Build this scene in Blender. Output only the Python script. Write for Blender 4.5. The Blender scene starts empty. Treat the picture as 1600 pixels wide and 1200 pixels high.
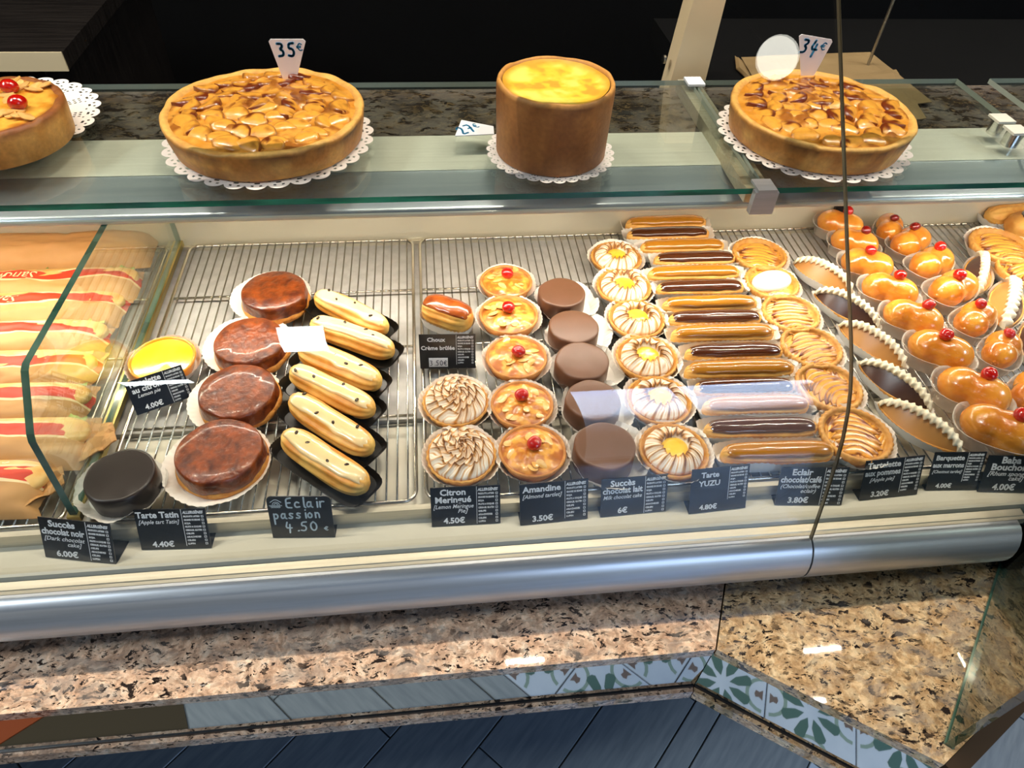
import bpy, math, random
import numpy as np
from mathutils import Vector, Matrix

random.seed(7)
rng = np.random.default_rng(7)
PI = math.pi
S = bpy.context.scene
COL = S.collection

# ------------------------------------------------------------------ camera
F = 1100.0                      # focal length in pixels of a 1600 px wide frame
CAM_H = 0.70                    # height of the lens over the wire trays (z = 0)
pitch, yaw, roll = (math.radians(a) for a in (45.962, 8.2945, 3.1295))
DV = Vector((math.sin(yaw) * math.cos(pitch), math.cos(yaw) * math.cos(pitch), -math.sin(pitch)))
_r = Vector((math.cos(yaw), -math.sin(yaw), 0))
_u = _r.cross(DV)
RV = math.cos(roll) * _r + math.sin(roll) * _u
UV = -math.sin(roll) * _r + math.cos(roll) * _u
C0 = Vector((0, 0, CAM_H))
cam_data = bpy.data.cameras.new('camera')
cam_data.sensor_width = 36.0
cam_data.lens = F / 1600 * 36.0
cam_data.clip_start = 0.02
cam = bpy.data.objects.new('camera', cam_data)
COL.objects.link(cam)
cam.matrix_world = Matrix(((RV.x, UV.x, -DV.x, C0.x), (RV.y, UV.y, -DV.y, C0.y), (RV.z, UV.z, -DV.z, C0.z), (0, 0, 0, 1)))
S.camera = cam

# ------------------------------------------------------------------ light and exposure
S.view_settings.view_transform = 'Standard'
S.view_settings.look = 'None'
S.view_settings.gamma = 1.0
S.view_settings.use_curve_mapping = False
S.view_settings.exposure = 0.0
S.cycles.max_bounces = 12
S.cycles.transparent_max_bounces = 24
S.cycles.glossy_bounces = 6
S.cycles.caustics_reflective = False

W = bpy.data.worlds.new('sky')
S.world = W
W.use_nodes = True
_nt = W.node_tree
_tc = _nt.nodes.new('ShaderNodeTexCoord')
_sp = _nt.nodes.new('ShaderNodeSeparateXYZ')
_cr = _nt.nodes.new('ShaderNodeValToRGB')
_el = _cr.color_ramp.elements
_el[0].position, _el[0].color = 0.0, (0.05, 0.055, 0.06, 1)      # street and houses across it
_el[1].position, _el[1].color = 0.16, (0.10, 0.14, 0.20, 1)
for _p, _c in ((0.22, (0.55, 0.72, 1.0, 1)), (0.38, (0.60, 0.80, 1.15, 1)), (0.60, (0.16, 0.42, 1.2, 1)), (1.0, (0.10, 0.28, 0.85, 1))):
    _e = _el.new(_p)
    _e.color = _c
_nt.links.new(_tc.outputs['Generated'], _sp.inputs[0])
_nt.links.new(_sp.outputs['Z'], _cr.inputs['Fac'])
_nt.links.new(_cr.outputs['Color'], _nt.nodes['Background'].inputs[0])
_nt.nodes['Background'].inputs[1].default_value = 8.0

LAMP_WARM = (1.0, 0.90, 0.74)
# (x, y, length, watts, turned)
TUBES = [(0.295, 1.193, 0.157, 5, 0), (1.58, 1.127, 0.157, 5, 0), (2.13, 1.23, 0.12, 4, 1), (2.17, 1.0, 0.12, 4, 1),
         (-1.75, 0.98, 0.6, 18, 0), (-0.75, 0.98, 0.6, 18, 0), (0.25, 0.98, 0.6, 16, 0), (1.2, 0.92, 0.6, 15, 0)]  # this long row is unseen fill, added to brighten case, ledge and granite
# two mirrored ceiling panels, then two large unseen ones added to brighten the floor: (x, y, sx, sy, watts)
PANELS = [(-0.66, -1.36, 0.22, 0.24, 2.4), (-1.53, -1.98, 0.36, 0.14, 2.6), (-2.3, 0.0, 0.6, 0.6, 60), (2.9, 0.05, 0.5, 0.6, 46)]
PANEL_TINT = (0.86, 0.95, 1.0)
TUBE_Z = 1.95
ROOM_X0, ROOM_X1, ROOM_Y0, ROOM_Y1, FLOOR_Z, CEIL_Z = -3.2, 3.6, -3.2, 3.2, -0.95, 2.35


def area_light(name, loc, sx, sy, power, color, rot=(0, 0, 0), parent=None):
    d = bpy.data.lights.new(name, 'AREA')
    d.shape = 'RECTANGLE'
    d.size, d.size_y = sx, sy
    d.energy = power
    d.color = color
    o = bpy.data.objects.new(name, d)
    COL.objects.link(o)
    o.location = loc
    o.rotation_euler = rot
    if parent:
        o.parent = parent
    return o


def spot_light(name, loc, target, power, color, angle=70, radius=0.03, parent=None):
    d = bpy.data.lights.new(name, 'SPOT')
    d.energy = power
    d.color = color
    d.spot_size = math.radians(angle)
    d.spot_blend = 0.6
    d.shadow_soft_size = radius
    o = bpy.data.objects.new(name, d)
    COL.objects.link(o)
    o.location = loc
    o.rotation_euler = (Vector(target) - Vector(loc)).to_track_quat('-Z', 'Y').to_euler()
    return o


# LED strip tucked under the canopy lip of the case, shining into the case
area_light('case_led_strip', (0.05, 0.842, 0.170), 2.5, 0.012, 7.8, (1.0, 0.90, 0.75), (math.radians(-14), 0, 0))

# ------------------------------------------------------------------ helpers


def ray(px, py):
    return DV + (px - 800) / F * RV - (py - 600) / F * UV


def at(px, py, z=0.0):
    v = ray(px, py)
    t = (z - CAM_H) / v.z
    return C0 + t * v


def at_y(px, py, y):
    v = ray(px, py)
    return C0 + v * (y / v.y)


def at_x(px, py, x):
    v = ray(px, py)
    return C0 + v * (x / v.x)


def mpp(p):
    return (Vector(p) - C0).dot(DV) / F


def vnoise(x, y, seed=0, period=64):
    r = np.random.default_rng(seed).random((period, period))
    xi = np.floor(x).astype(int)
    yi = np.floor(y).astype(int)
    fx, fy = x - xi, y - yi
    fx, fy = fx * fx * (3 - 2 * fx), fy * fy * (3 - 2 * fy)
    g = lambda a, b: r[a % period, b % period]
    return (g(xi, yi) * (1 - fx) + g(xi + 1, yi) * fx) * (1 - fy) + (g(xi, yi + 1) * (1 - fx) + g(xi + 1, yi + 1) * fx) * fy


def fbm(x, y, seed=0, o=3):
    s, a = 0, 0.5
    for k in range(o):
        s = s + a * vnoise(x * 2 ** k + 17 * k, y * 2 ** k + 31 * k, seed + k)
        a *= 0.5
    return s / (1 - 0.5 ** o)


def sstep(a, b, x):
    t = np.clip((x - a) / (b - a), 0, 1)
    return t * t * (3 - 2 * t)


def new_mesh(name, verts, faces, mats, smooth=True, fmat=None, col=None, sharp=None):
    me = bpy.data.meshes.new(name)
    me.from_pydata([tuple(map(float, v)) for v in verts], [], [tuple(map(int, f)) for f in faces])
    if not isinstance(mats, (list, tuple)):
        mats = [mats]
    for m in mats:
        me.materials.append(m)
    if fmat is not None:
        me.polygons.foreach_set('material_index', np.asarray(fmat, dtype=np.int32))
    me.polygons.foreach_set('use_smooth', [smooth] * len(me.polygons))
    if col is not None:
        a = me.color_attributes.new('Col', 'FLOAT_COLOR', 'POINT')
        c = np.ones((len(verts), 4), dtype=np.float32)
        c[:, :3] = col
        a.data.foreach_set('color', c.ravel())
    me.update()
    if smooth and sharp:
        me.set_sharp_from_angle(angle=math.radians(sharp))
    return me


def ob(name, me, parent=None, loc=(0, 0, 0), rot=(0, 0, 0), scale=None):
    o = bpy.data.objects.new(name, me)
    COL.objects.link(o)
    o.location = loc
    o.rotation_euler = rot
    if scale is not None:
        o.scale = (scale,) * 3 if isinstance(scale, (int, float)) else scale
    if parent:
        o.parent = parent
    return o


def tag(o, label=None, cat=None, group=None, kind=None):
    for k, v in (('label', label), ('category', cat), ('group', group), ('kind', kind)):
        if v:
            o[k] = v
    return o


def thing(name, label, cat, loc=(0, 0, 0), rz=0.0, group=None, scale=None):
    o = ob(name, None, None, loc, (0, 0, rz), scale)
    o.empty_display_size = 0.02
    return tag(o, label, cat, group)


def children(o):
    return [c for c in COL.objects if c.parent == o]


def struct(name, me, loc=(0, 0, 0), rot=(0, 0, 0)):
    o = ob(name, me, None, loc, rot)
    o['kind'] = 'structure'
    return o


class MB:
    """collects simple solids into one mesh"""

    def __init__(s):
        s.v, s.f, s.m = [], [], []

    def add(s, verts, faces, mi=0):
        b = len(s.v)
        s.v += [tuple(v) for v in verts]
        s.f += [tuple(i + b for i in f) for f in faces]
        s.m += [mi] * len(faces)

    def box(s, a, b, mi=0):
        (x0, y0, z0), (x1, y1, z1) = a, b
        s.add([(x0, y0, z0), (x1, y0, z0), (x1, y1, z0), (x0, y1, z0), (x0, y0, z1), (x1, y0, z1), (x1, y1, z1), (x0, y1, z1)],
              [(3, 2, 1, 0), (4, 5, 6, 7), (0, 1, 5, 4), (1, 2, 6, 5), (2, 3, 7, 6), (3, 0, 4, 7)], mi)

    def prism(s, poly, z0, z1, mi=0, mside=None):
        n = len(poly)
        vs = [(x, y, z0) for x, y in poly] + [(x, y, z1) for x, y in poly]
        area = sum(poly[i][0] * poly[(i + 1) % n][1] - poly[(i + 1) % n][0] * poly[i][1] for i in range(n))
        top, bot = list(range(n, 2 * n)), list(range(n))[::-1]
        sides = [(i, (i + 1) % n, n + (i + 1) % n, n + i) for i in range(n)]
        if area < 0:
            top, bot, sides = top[::-1], bot[::-1], [q[::-1] for q in sides]
        s.add(vs, [tuple(top), tuple(bot)], mi)
        s.add(vs, sides, mi if mside is None else mside)

    def extrude_x(s, prof, x0, x1, mi=0, mend=None):
        """closed (y, z) outline swept along x"""
        n = len(prof)
        vs = [(x0, y, z) for y, z in prof] + [(x1, y, z) for y, z in prof]
        area = sum(prof[i][0] * prof[(i + 1) % n][1] - prof[(i + 1) % n][0] * prof[i][1] for i in range(n))
        sides = [(i, (i + 1) % n, n + (i + 1) % n, n + i)[::-1] for i in range(n)]
        e0, e1 = tuple(range(n))[::-1], tuple(range(n, 2 * n))
        if area < 0:
            sides, e0, e1 = [q[::-1] for q in sides], e0[::-1], e1[::-1]
        s.add(vs, sides, mi)
        s.add(vs, [e0, e1], mi if mend is None else mend)

    def tube(s, p0, p1, r, n=8, mi=0, r1=None):
        p0, p1 = Vector(p0), Vector(p1)
        d = (p1 - p0).normalized()
        a = d.orthogonal().normalized()
        b = d.cross(a)
        r1 = r if r1 is None else r1
        vs = []
        for p, rr in ((p0, r), (p1, r1)):
            for k in range(n):
                t = 2 * PI * k / n
                vs.append(p + rr * (math.cos(t) * a + math.sin(t) * b))
        s.add(vs, [(i, (i + 1) % n, n + (i + 1) % n, n + i) for i in range(n)] + [tuple(range(n))[::-1], tuple(range(n, 2 * n))], mi)

    def path(s, pts, r, n=8, mi=0, closed=False):
        pts = [Vector(p) for p in pts]
        m = len(pts)
        vs = []
        for i in range(m):
            a = pts[(i - 1) % m] if (closed or i > 0) else pts[i]
            b = pts[(i + 1) % m] if (closed or i < m - 1) else pts[i]
            d = (b - a).normalized()
            up = Vector((0, 0, 1)) if abs(d.z) < 0.9 else Vector((0, 1, 0))
            e1 = d.cross(up).normalized()
            e2 = e1.cross(d)
            for k in range(n):
                t = 2 * PI * k / n
                vs.append(pts[i] + r * (math.cos(t) * e1 + math.sin(t) * e2))
        fs = []
        for i in range(m if closed else m - 1):
            j = (i + 1) % m
            for k in range(n):
                fs.append((i * n + k, i * n + (k + 1) % n, j * n + (k + 1) % n, j * n + k))
        if not closed:
            fs += [tuple(range(n))[::-1], tuple((m - 1) * n + k for k in range(n))]
        s.add(vs, fs, mi)

    def mesh(s, name, mats, smooth=False, sharp=None):
        return new_mesh(name, s.v, s.f, mats, smooth, s.m, sharp=sharp)


def rings(P, center=None, endcap=None):
    """P[n, m, 3] rings closed around m. -> verts, faces"""
    n, m, _ = P.shape
    vs = list(P.reshape(-1, 3))
    fs = []
    for i in range(n - 1):
        for k in range(m):
            k2 = (k + 1) % m
            fs.append((i * m + k, i * m + k2, (i + 1) * m + k2, (i + 1) * m + k))
    if center is not None:
        c = len(vs)
        vs.append(np.array(center))
        fs += [(c, (k + 1) % m, k) for k in range(m)]
    if endcap is not None:
        c = len(vs)
        vs.append(np.array(endcap))
        b = (n - 1) * m
        fs += [(c, b + k, b + (k + 1) % m) for k in range(m)]
    return vs, fs


def lathe(prof, seg=48, wob=0.0, seed=0, crimp=None):
    """prof: [(r, z)]; optional crimp = (from_index, to_index, n, amplitude)"""
    th = np.linspace(0, 2 * PI, seg, endpoint=False)
    P = np.zeros((len(prof), seg, 3))
    nz = vnoise(3 + 2.2 * np.cos(th), 3 + 2.2 * np.sin(th), seed) - 0.5
    for i, (r, z) in enumerate(prof):
        rr = r * (1 + wob * nz)
        zz = np.full(seg, z)
        if crimp and crimp[0] <= i <= crimp[1]:
            c = np.cos(crimp[2] * th)
            rr = rr * (1 + crimp[3] * c)
            zz = zz + 0.35 * crimp[3] * r * c
        P[i, :, 0], P[i, :, 1], P[i, :, 2] = rr * np.cos(th), rr * np.sin(th), zz
    return P


def lathe_mesh(name, prof, mat, seg=48, wob=0.0, seed=0, crimp=None, cap0=True, cap1=True, sharp=None, col=None):
    P = lathe(prof, seg, wob, seed, crimp)
    v, f = rings(P, (0, 0, prof[0][1]) if cap0 else None, (0, 0, prof[-1][1]) if cap1 else None)
    c = None
    if col is not None:
        c = col(np.array(v))
    return new_mesh(name, v, f, mat, True, sharp=sharp, col=c)


def field_mesh(name, R, hfun, mat, colfun=None, nr=24, seg=72, rot=0.0, skirt=None, outline=None):
    """disc of radius R with heights hfun(x, y, r/R, theta); skirt: z the rim falls to"""
    th = np.linspace(0, 2 * PI, seg, endpoint=False)
    rr = np.linspace(0, 1, nr + 1)[1:]
    rg, tg = np.meshgrid(rr, th, indexing='ij')
    o = outline(tg) if outline else 1.0
    x, y = R * rg * o * np.cos(tg), R * rg * o * np.sin(tg)
    z = hfun(x, y, rg, tg)
    P = np.stack([x, y, z], -1)
    z0 = float(np.mean(z[0]))
    if skirt is not None:
        last = P[-1:].copy()
        last[..., 2] = skirt
        P = np.concatenate([P, last])
    v, f = rings(P, (0, 0, z0))
    f = [q[::-1] if len(q) == 4 else q[::-1] for q in f]
    f = [q[::-1] for q in f]
    c = None
    if colfun is not None:
        cc = colfun(x, y, rg, tg, z)
        if skirt is not None:
            cc = np.concatenate([cc, cc[-1:]])
        c = np.concatenate([cc.reshape(-1, 3), cc[0].mean(0)[None]])
    return new_mesh(name, v, f, mat, True, col=c)


def mixc(a, b, t):
    t = np.asarray(t)[..., None]
    return np.array(a) * (1 - t) + np.array(b) * t


def sphere_mesh(name, r, mat, sx=1, sy=1, sz=1, nu=16, nv=10, seed=None, amp=0.0):
    vs = []
    for j in range(1, nv):
        p = PI * j / nv
        for i in range(nu):
            t = 2 * PI * i / nu
            vs.append((math.sin(p) * math.cos(t), math.sin(p) * math.sin(t), math.cos(p)))
    P = np.array(vs)
    if seed is not None:
        n = vnoise(5 + 2 * P[:, 0] + P[:, 2], 5 + 2 * P[:, 1] - P[:, 2], seed) - 0.5
        P = P * (1 + amp * n)[:, None]
    P = P * np.array([sx, sy, sz]) * r
    v, f = rings(P.reshape(nv - 1, nu, 3), (0, 0, r * sz), (0, 0, -r * sz))
    return new_mesh(name, v, [q[::-1] for q in f], mat, True)


# ------------------------------------------------------------------ materials
def lin(c):
    if isinstance(c, str):
        c = [int(c[i:i + 2], 16) / 255 for i in (0, 2, 4)]
    return tuple(((x + 0.055) / 1.055) ** 2.4 if x > 0.04045 else x / 12.92 for x in c)


def base_mat(name):
    m = bpy.data.materials.new(name)
    m.use_nodes = True
    nt = m.node_tree
    return m, nt, nt.nodes['Principled BSDF']


def node(nt, t, **kw):
    n = nt.nodes.new(t)
    for k, v in kw.items():
        if k in n.inputs:
            n.inputs[k].default_value = v
        else:
            setattr(n, k, v)
    return n


def M(name, c, rough=0.5, metal=0.0, c2=None, scale=20, detail=4, bump=0.0, bscale=None, coat=0.0, spec=None, sss=0.0, trans=0.0,
      stretch=None, lo=0.35, hi=0.65, vary=0.0, aniso=0.0):
    m, nt, b = base_mat(name)
    L = nt.links
    b.inputs['Roughness'].default_value = rough
    b.inputs['Metallic'].default_value = metal
    b.inputs['Coat Weight'].default_value = coat
    b.inputs['Coat Roughness'].default_value = 0.08
    if spec is not None:
        b.inputs['Specular IOR Level'].default_value = spec
    if sss:
        b.inputs['Subsurface Weight'].default_value = sss
        b.inputs['Subsurface Radius'].default_value = (0.01, 0.004, 0.002)
        b.inputs['Subsurface Scale'].default_value = 0.4
    b.inputs['Transmission Weight'].default_value = trans
    if aniso:
        b.inputs['Anisotropic'].default_value = aniso
    c = lin(c)
    b.inputs['Base Color'].default_value = (*c, 1)
    vec = None
    if c2 is not None or bump:
        tc = node(nt, 'ShaderNodeTexCoord')
        vec = tc.outputs['Object']
        if stretch:
            mp = node(nt, 'ShaderNodeMapping')
            mp.inputs['Scale'].default_value = stretch
            L.new(vec, mp.inputs['Vector'])
            vec = mp.outputs['Vector']
    out = None
    if c2 is not None:
        n = node(nt, 'ShaderNodeTexNoise', Scale=scale, Detail=detail)
        L.new(vec, n.inputs['Vector'])
        cr = node(nt, 'ShaderNodeValToRGB')
        cr.color_ramp.elements[0].position, cr.color_ramp.elements[1].position = lo, hi
        cr.color_ramp.elements[0].color = (*c, 1)
        cr.color_ramp.elements[1].color = (*lin(c2), 1)
        L.new(n.outputs['Fac'], cr.inputs['Fac'])
        out = cr.outputs['Color']
        L.new(out, b.inputs['Base Color'])
    if vary:
        oi = node(nt, 'ShaderNodeObjectInfo')
        hs = node(nt, 'ShaderNodeHueSaturation')
        mr = node(nt, 'ShaderNodeMapRange')
        mr.inputs['To Min'].default_value, mr.inputs['To Max'].default_value = 1 - vary, 1 + vary
        L.new(oi.outputs['Random'], mr.inputs['Value'])
        L.new(mr.outputs['Result'], hs.inputs['Value'])
        if out is not None:
            L.new(out, hs.inputs['Color'])
        else:
            hs.inputs['Color'].default_value = (*c, 1)
        L.new(hs.outputs['Color'], b.inputs['Base Color'])
    if bump:
        n2 = node(nt, 'ShaderNodeTexNoise', Scale=bscale or scale, Detail=6)
        L.new(vec, n2.inputs['Vector'])
        bp = node(nt, 'ShaderNodeBump', Strength=bump, Distance=0.002)
        L.new(n2.outputs['Fac'], bp.inputs['Height'])
        L.new(bp.outputs['Normal'], b.inputs['Normal'])
    return m


def MC(name, rough=0.45, coat=0.0, bump=0.0, bscale=300, noise=0.12, nscale=180, sss=0.0):
    """colour attribute 'Col' broken up by a fine noise"""
    m, nt, b = base_mat(name)
    L = nt.links
    at_ = node(nt, 'ShaderNodeAttribute', attribute_name='Col')
    tc = node(nt, 'ShaderNodeTexCoord')
    n = node(nt, 'ShaderNodeTexNoise', Scale=nscale, Detail=4)
    L.new(tc.outputs['Object'], n.inputs['Vector'])
    hs = node(nt, 'ShaderNodeHueSaturation')
    mr = node(nt, 'ShaderNodeMapRange')
    mr.inputs['From Min'].default_value, mr.inputs['From Max'].default_value = 0.3, 0.7
    mr.inputs['To Min'].default_value, mr.inputs['To Max'].default_value = 1 - noise, 1 + noise
    L.new(n.outputs['Fac'], mr.inputs['Value'])
    L.new(mr.outputs['Result'], hs.inputs['Value'])
    L.new(at_.outputs['Color'], hs.inputs['Color'])
    L.new(hs.outputs['Color'], b.inputs['Base Color'])
    b.inputs['Roughness'].default_value = rough
    b.inputs['Coat Weight'].default_value = coat
    b.inputs['Coat Roughness'].default_value = 0.1
    if sss:
        b.inputs['Subsurface Weight'].default_value = sss
        b.inputs['Subsurface Radius'].default_value = (0.008, 0.004, 0.002)
        b.inputs['Subsurface Scale'].default_value = 0.3
    if bump:
        n2 = node(nt, 'ShaderNodeTexNoise', Scale=bscale, Detail=4)
        L.new(tc.outputs['Object'], n2.inputs['Vector'])
        bp = node(nt, 'ShaderNodeBump', Strength=bump, Distance=0.001)
        L.new(n2.outputs['Fac'], bp.inputs['Height'])
        L.new(bp.outputs['Normal'], b.inputs['Normal'])
    return m


def glass_mat(name, tint, f0=0.05, rough=0.0, gain=1.0):
    """thin clear sheet: lets light straight through, mirrors more at a grazing angle"""
    m = bpy.data.materials.new(name)
    m.use_nodes = True
    nt = m.node_tree
    L = nt.links
    nt.nodes.remove(nt.nodes['Principled BSDF'])
    out = nt.nodes['Material Output']
    tr = node(nt, 'ShaderNodeBsdfTransparent', Color=(*tint, 1))
    gl = node(nt, 'ShaderNodeBsdfGlossy', Roughness=rough, Color=(1, 1, 1, 1))
    lw = node(nt, 'ShaderNodeLayerWeight', Blend=0.5)
    pw = node(nt, 'ShaderNodeMath', operation='POWER')
    pw.inputs[1].default_value = 4.0
    mr = node(nt, 'ShaderNodeMapRange')
    mr.inputs['To Min'].default_value, mr.inputs['To Max'].default_value = f0, gain
    L.new(lw.outputs['Facing'], pw.inputs[0])
    L.new(pw.outputs[0], mr.inputs['Value'])
    mx = node(nt, 'ShaderNodeMixShader')
    L.new(mr.outputs['Result'], mx.inputs['Fac'])
    L.new(tr.outputs[0], mx.inputs[1])
    L.new(gl.outputs[0], mx.inputs[2])
    L.new(mx.outputs[0], out.inputs['Surface'])
    return m


def film_mat(name, tint, opacity, c, rough=0.25):
    m, nt, b = base_mat(name)
    L = nt.links
    b.inputs['Base Color'].default_value = (*lin(c), 1)
    b.inputs['Roughness'].default_value = rough
    tr = node(nt, 'ShaderNodeBsdfTransparent', Color=(*tint, 1))
    mx = node(nt, 'ShaderNodeMixShader', Fac=opacity)
    L.new(tr.outputs[0], mx.inputs[1])
    L.new(b.outputs[0], mx.inputs[2])
    L.new(mx.outputs[0], nt.nodes['Material Output'].inputs['Surface'])
    return m


def emit_mat(name, c, strength):
    m, nt, b = base_mat(name)
    b.inputs['Base Color'].default_value = (0.8, 0.8, 0.8, 1)
    b.inputs['Emission Color'].default_value = (*c, 1)
    b.inputs['Emission Strength'].default_value = strength
    return m


def granite_mat(name, tones, scale=1.0, rough=0.12, dark=0.36):
    m, nt, b = base_mat(name)
    L = nt.links
    tc = node(nt, 'ShaderNodeTexCoord')
    warp = node(nt, 'ShaderNodeTexNoise', Scale=22 * scale, Detail=4)
    L.new(tc.outputs['Object'], warp.inputs['Vector'])
    add = node(nt, 'ShaderNodeMixRGB', blend_type='ADD')
    add.inputs[0].default_value = 0.03
    L.new(tc.outputs['Object'], add.inputs[1])
    L.new(warp.outputs['Color'], add.inputs[2])
    n1 = node(nt, 'ShaderNodeTexNoise', Scale=48 * scale, Detail=6, Roughness=0.75)
    L.new(add.outputs[0], n1.inputs['Vector'])
    cr = node(nt, 'ShaderNodeValToRGB')
    els = cr.color_ramp.elements
    els[0].position, els[1].position = 0.30, 0.72
    els[0].color, els[1].color = (*lin(tones[0]), 1), (*lin(tones[3]), 1)
    for p, c in ((0.44, tones[1]), (0.57, tones[2])):
        e = els.new(p)
        e.color = (*lin(c), 1)
    L.new(n1.outputs['Fac'], cr.inputs['Fac'])
    # fine grain
    v = node(nt, 'ShaderNodeTexVoronoi', Scale=190 * scale)
    L.new(add.outputs[0], v.inputs['Vector'])
    hs = node(nt, 'ShaderNodeHueSaturation')
    mr = node(nt, 'ShaderNodeMapRange')
    mr.inputs['To Min'].default_value, mr.inputs['To Max'].default_value = 0.75, 1.2
    sep = node(nt, 'ShaderNodeSeparateColor')
    L.new(v.outputs['Color'], sep.inputs[0])
    L.new(sep.outputs[0], mr.inputs['Value'])
    L.new(mr.outputs['Result'], hs.inputs['Value'])
    L.new(cr.outputs['Color'], hs.inputs['Color'])
    # dark mica flakes, drawn out along one direction, in two sizes
    mpg = node(nt, 'ShaderNodeMapping')
    mpg.inputs['Rotation'].default_value = (0, 0, 0.6)
    mpg.inputs['Scale'].default_value = (0.6, 1.25, 1.0)
    L.new(add.outputs[0], mpg.inputs['Vector'])
    col = hs.outputs['Color']
    for sc_, th_, msc, tone, wd_ in ((88, dark + 0.040, 16, '2e2623', 0.03), (190, dark + 0.045, 30, '241d1b', 0.03), (52, dark + 0.05, 9, '8a8078', 0.09)):
        n2 = node(nt, 'ShaderNodeTexNoise', Scale=sc_ * scale, Detail=4, Roughness=0.6)
        L.new(mpg.outputs['Vector'], n2.inputs['Vector'])
        cr2 = node(nt, 'ShaderNodeValToRGB')
        cr2.color_ramp.elements[0].position, cr2.color_ramp.elements[1].position = th_, th_ + wd_
        cr2.color_ramp.elements[0].color, cr2.color_ramp.elements[1].color = (1, 1, 1, 1), (0, 0, 0, 1)
        L.new(n2.outputs['Fac'], cr2.inputs['Fac'])
        n3 = node(nt, 'ShaderNodeTexNoise', Scale=msc * scale, Detail=2)
        L.new(tc.outputs['Object'], n3.inputs['Vector'])
        mm = node(nt, 'ShaderNodeMapRange')
        mm.inputs['From Min'].default_value, mm.inputs['From Max'].default_value = 0.34, 0.54
        L.new(n3.outputs['Fac'], mm.inputs['Value'])
        mm.inputs['To Max'].default_value = 0.5 if wd_ > 0.05 else 1.0
        mul = node(nt, 'ShaderNodeMath', operation='MULTIPLY')
        L.new(cr2.outputs['Color'], mul.inputs[0])
        L.new(mm.outputs['Result'], mul.inputs[1])
        mx = node(nt, 'ShaderNodeMixRGB')
        mx.inputs[2].default_value = (*lin(tone), 1)
        L.new(mul.outputs[0], mx.inputs[0])
        L.new(col, mx.inputs[1])
        col = mx.outputs[0]
    L.new(col, b.inputs['Base Color'])
    b.inputs['Roughness'].default_value = rough
    return m


STEEL = M('brushed_steel', 'b9b6ad', 0.28, 1.0, c2='a9a69c', scale=6, stretch=(1, 60, 60), bump=0.03, bscale=60)
STEEL_SOFT = M('satin_steel', 'd2cbb6', 0.42, 0.6, c2='c2baa4', scale=5, stretch=(1, 40, 40))
BUMPER = M('satin_aluminium', 'c3c7cd', 0.38, 0.7, c2='b6babf', scale=5, stretch=(1, 30, 30))
CANOPY_FACE = M('polished_canopy_face', 'b4bcc2', 0.25, 0.55, c2='a8b0b6', scale=4, stretch=(1, 30, 30))
CANOPY = M('satin_canopy_steel', 'efebdd', 0.36, 0.10, c2='e6e1d2', scale=5, stretch=(1, 40, 40))
CHROME = M('chrome', 'd8d6d0', 0.16, 1.0)
WIRE = M('wire_steel', 'c8c2b6', 0.24, 1.0)
GOLDRAIL = M('brass_tinted_steel', 'b9a566', 0.3, 1.0)
SHEET = M('grey_pan', 'cbc8c2', 0.5, 0.1, c2='bab7b1', scale=60, detail=6, bump=0.08, bscale=160)
CREAM_SHEET = M('cream_sheet', 'e9e2d0', 0.35, 0.0, c2='e1d8c0', scale=4, coat=0.3)
LEDGE_CREAM = M('cream_ledge', 'd9d4c0', 0.32, 0.0, c2='cfc9b2', scale=5, coat=0.4)
CASE_WALL = M('cream_steel_wall', 'e6dec6', 0.25, 0.4, c2='dcd3b8', scale=3)
BLACK = M('black_metal', '141416', 0.4)
BLACK_WALL = M('black_wall', '060607', 0.7, spec=0.15, c2='040405', scale=3)
DARKWOOD = M('dark_counter', '25211f', 0.25, c2='171413', scale=8, stretch=(1, 12, 1))
TAN_EDGE = M('tan_steel_edge', 'e2d0ac', 0.4, 0.05)
POST = M('tan_steel_post', 'f3dcb4', 0.4, 0.05, c2='e8cfa4', scale=3)
CEILING = M('dark_ceiling', '16161a', 0.8)
WALL = M('shop_wall', '4c4d50', 0.8)
GLASS = glass_mat('clear_glass', (0.975, 0.985, 0.975), 0.045)
GLASS_FRONT = glass_mat('front_glass', (0.99, 0.99, 0.985), 0.045)
GLASS_SHELF = glass_mat('shelf_glass', (0.925, 0.955, 0.935), 0.05, gain=0.7)
GLASS_DIV = glass_mat('divider_glass', (0.93, 0.96, 0.92), 0.05)
GLASS_SMOKE = glass_mat('smoked_glass', (0.52, 0.54, 0.48), 0.06)
GREEN_EDGE = M('green_glass_edge', '0c5a44', 0.12, 0.0, c2='2aa57c', scale=9, stretch=(1, 8, 8), coat=1.0, lo=0.45, hi=0.75)
PALE_EDGE = M('pale_glass_edge', 'a9b3a6', 0.15, 0.0, coat=0.8)
DARK_EDGE = M('dark_glass_edge', '274a3d', 0.15, 0.0, c2='5d7a6a', scale=14, coat=1.0)
SEAM_EDGE = M('seam_edge', '6b6350', 0.25, 0.3)
MIRROR = M('mirror', 'cdd2d3', 0.02, 1.0)
GRANITE = granite_mat('pink_granite', ('8f7562', 'c29c80', 'dfbfa3', 'e0d3c2'), 1.0, 0.025)
GRANITE_TAN = granite_mat('tan_granite', ('86684a', 'b39068', 'd2b48c', 'dac8a6'), 1.0, 0.025)
GRANITE_DARK = granite_mat('brown_granite', ('2f261c', '4c3d2b', '6b573e', '7c674b'), 1.2, 0.12, 0.45)
BROWN_TRIM = M('brown_trim', '2f2010', 0.7, 0.0, spec=0.2)
PLANK = M('grey_plank_tile', '858e93', 0.4, c2='737c83', scale=5, stretch=(2, 16, 1), vary=0.12, bump=0.05, bscale=30)
GROUT = M('grout', '4b4d4c', 0.9)
CEMENT = M('white_cement_tile', 'b9c6d6', 0.45, c2='adbccd', scale=12)
TEAL = M('teal_cement_print', '47655f', 0.45)
SAGE = M('sage_cement_print', '7c938a', 0.45)
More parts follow.
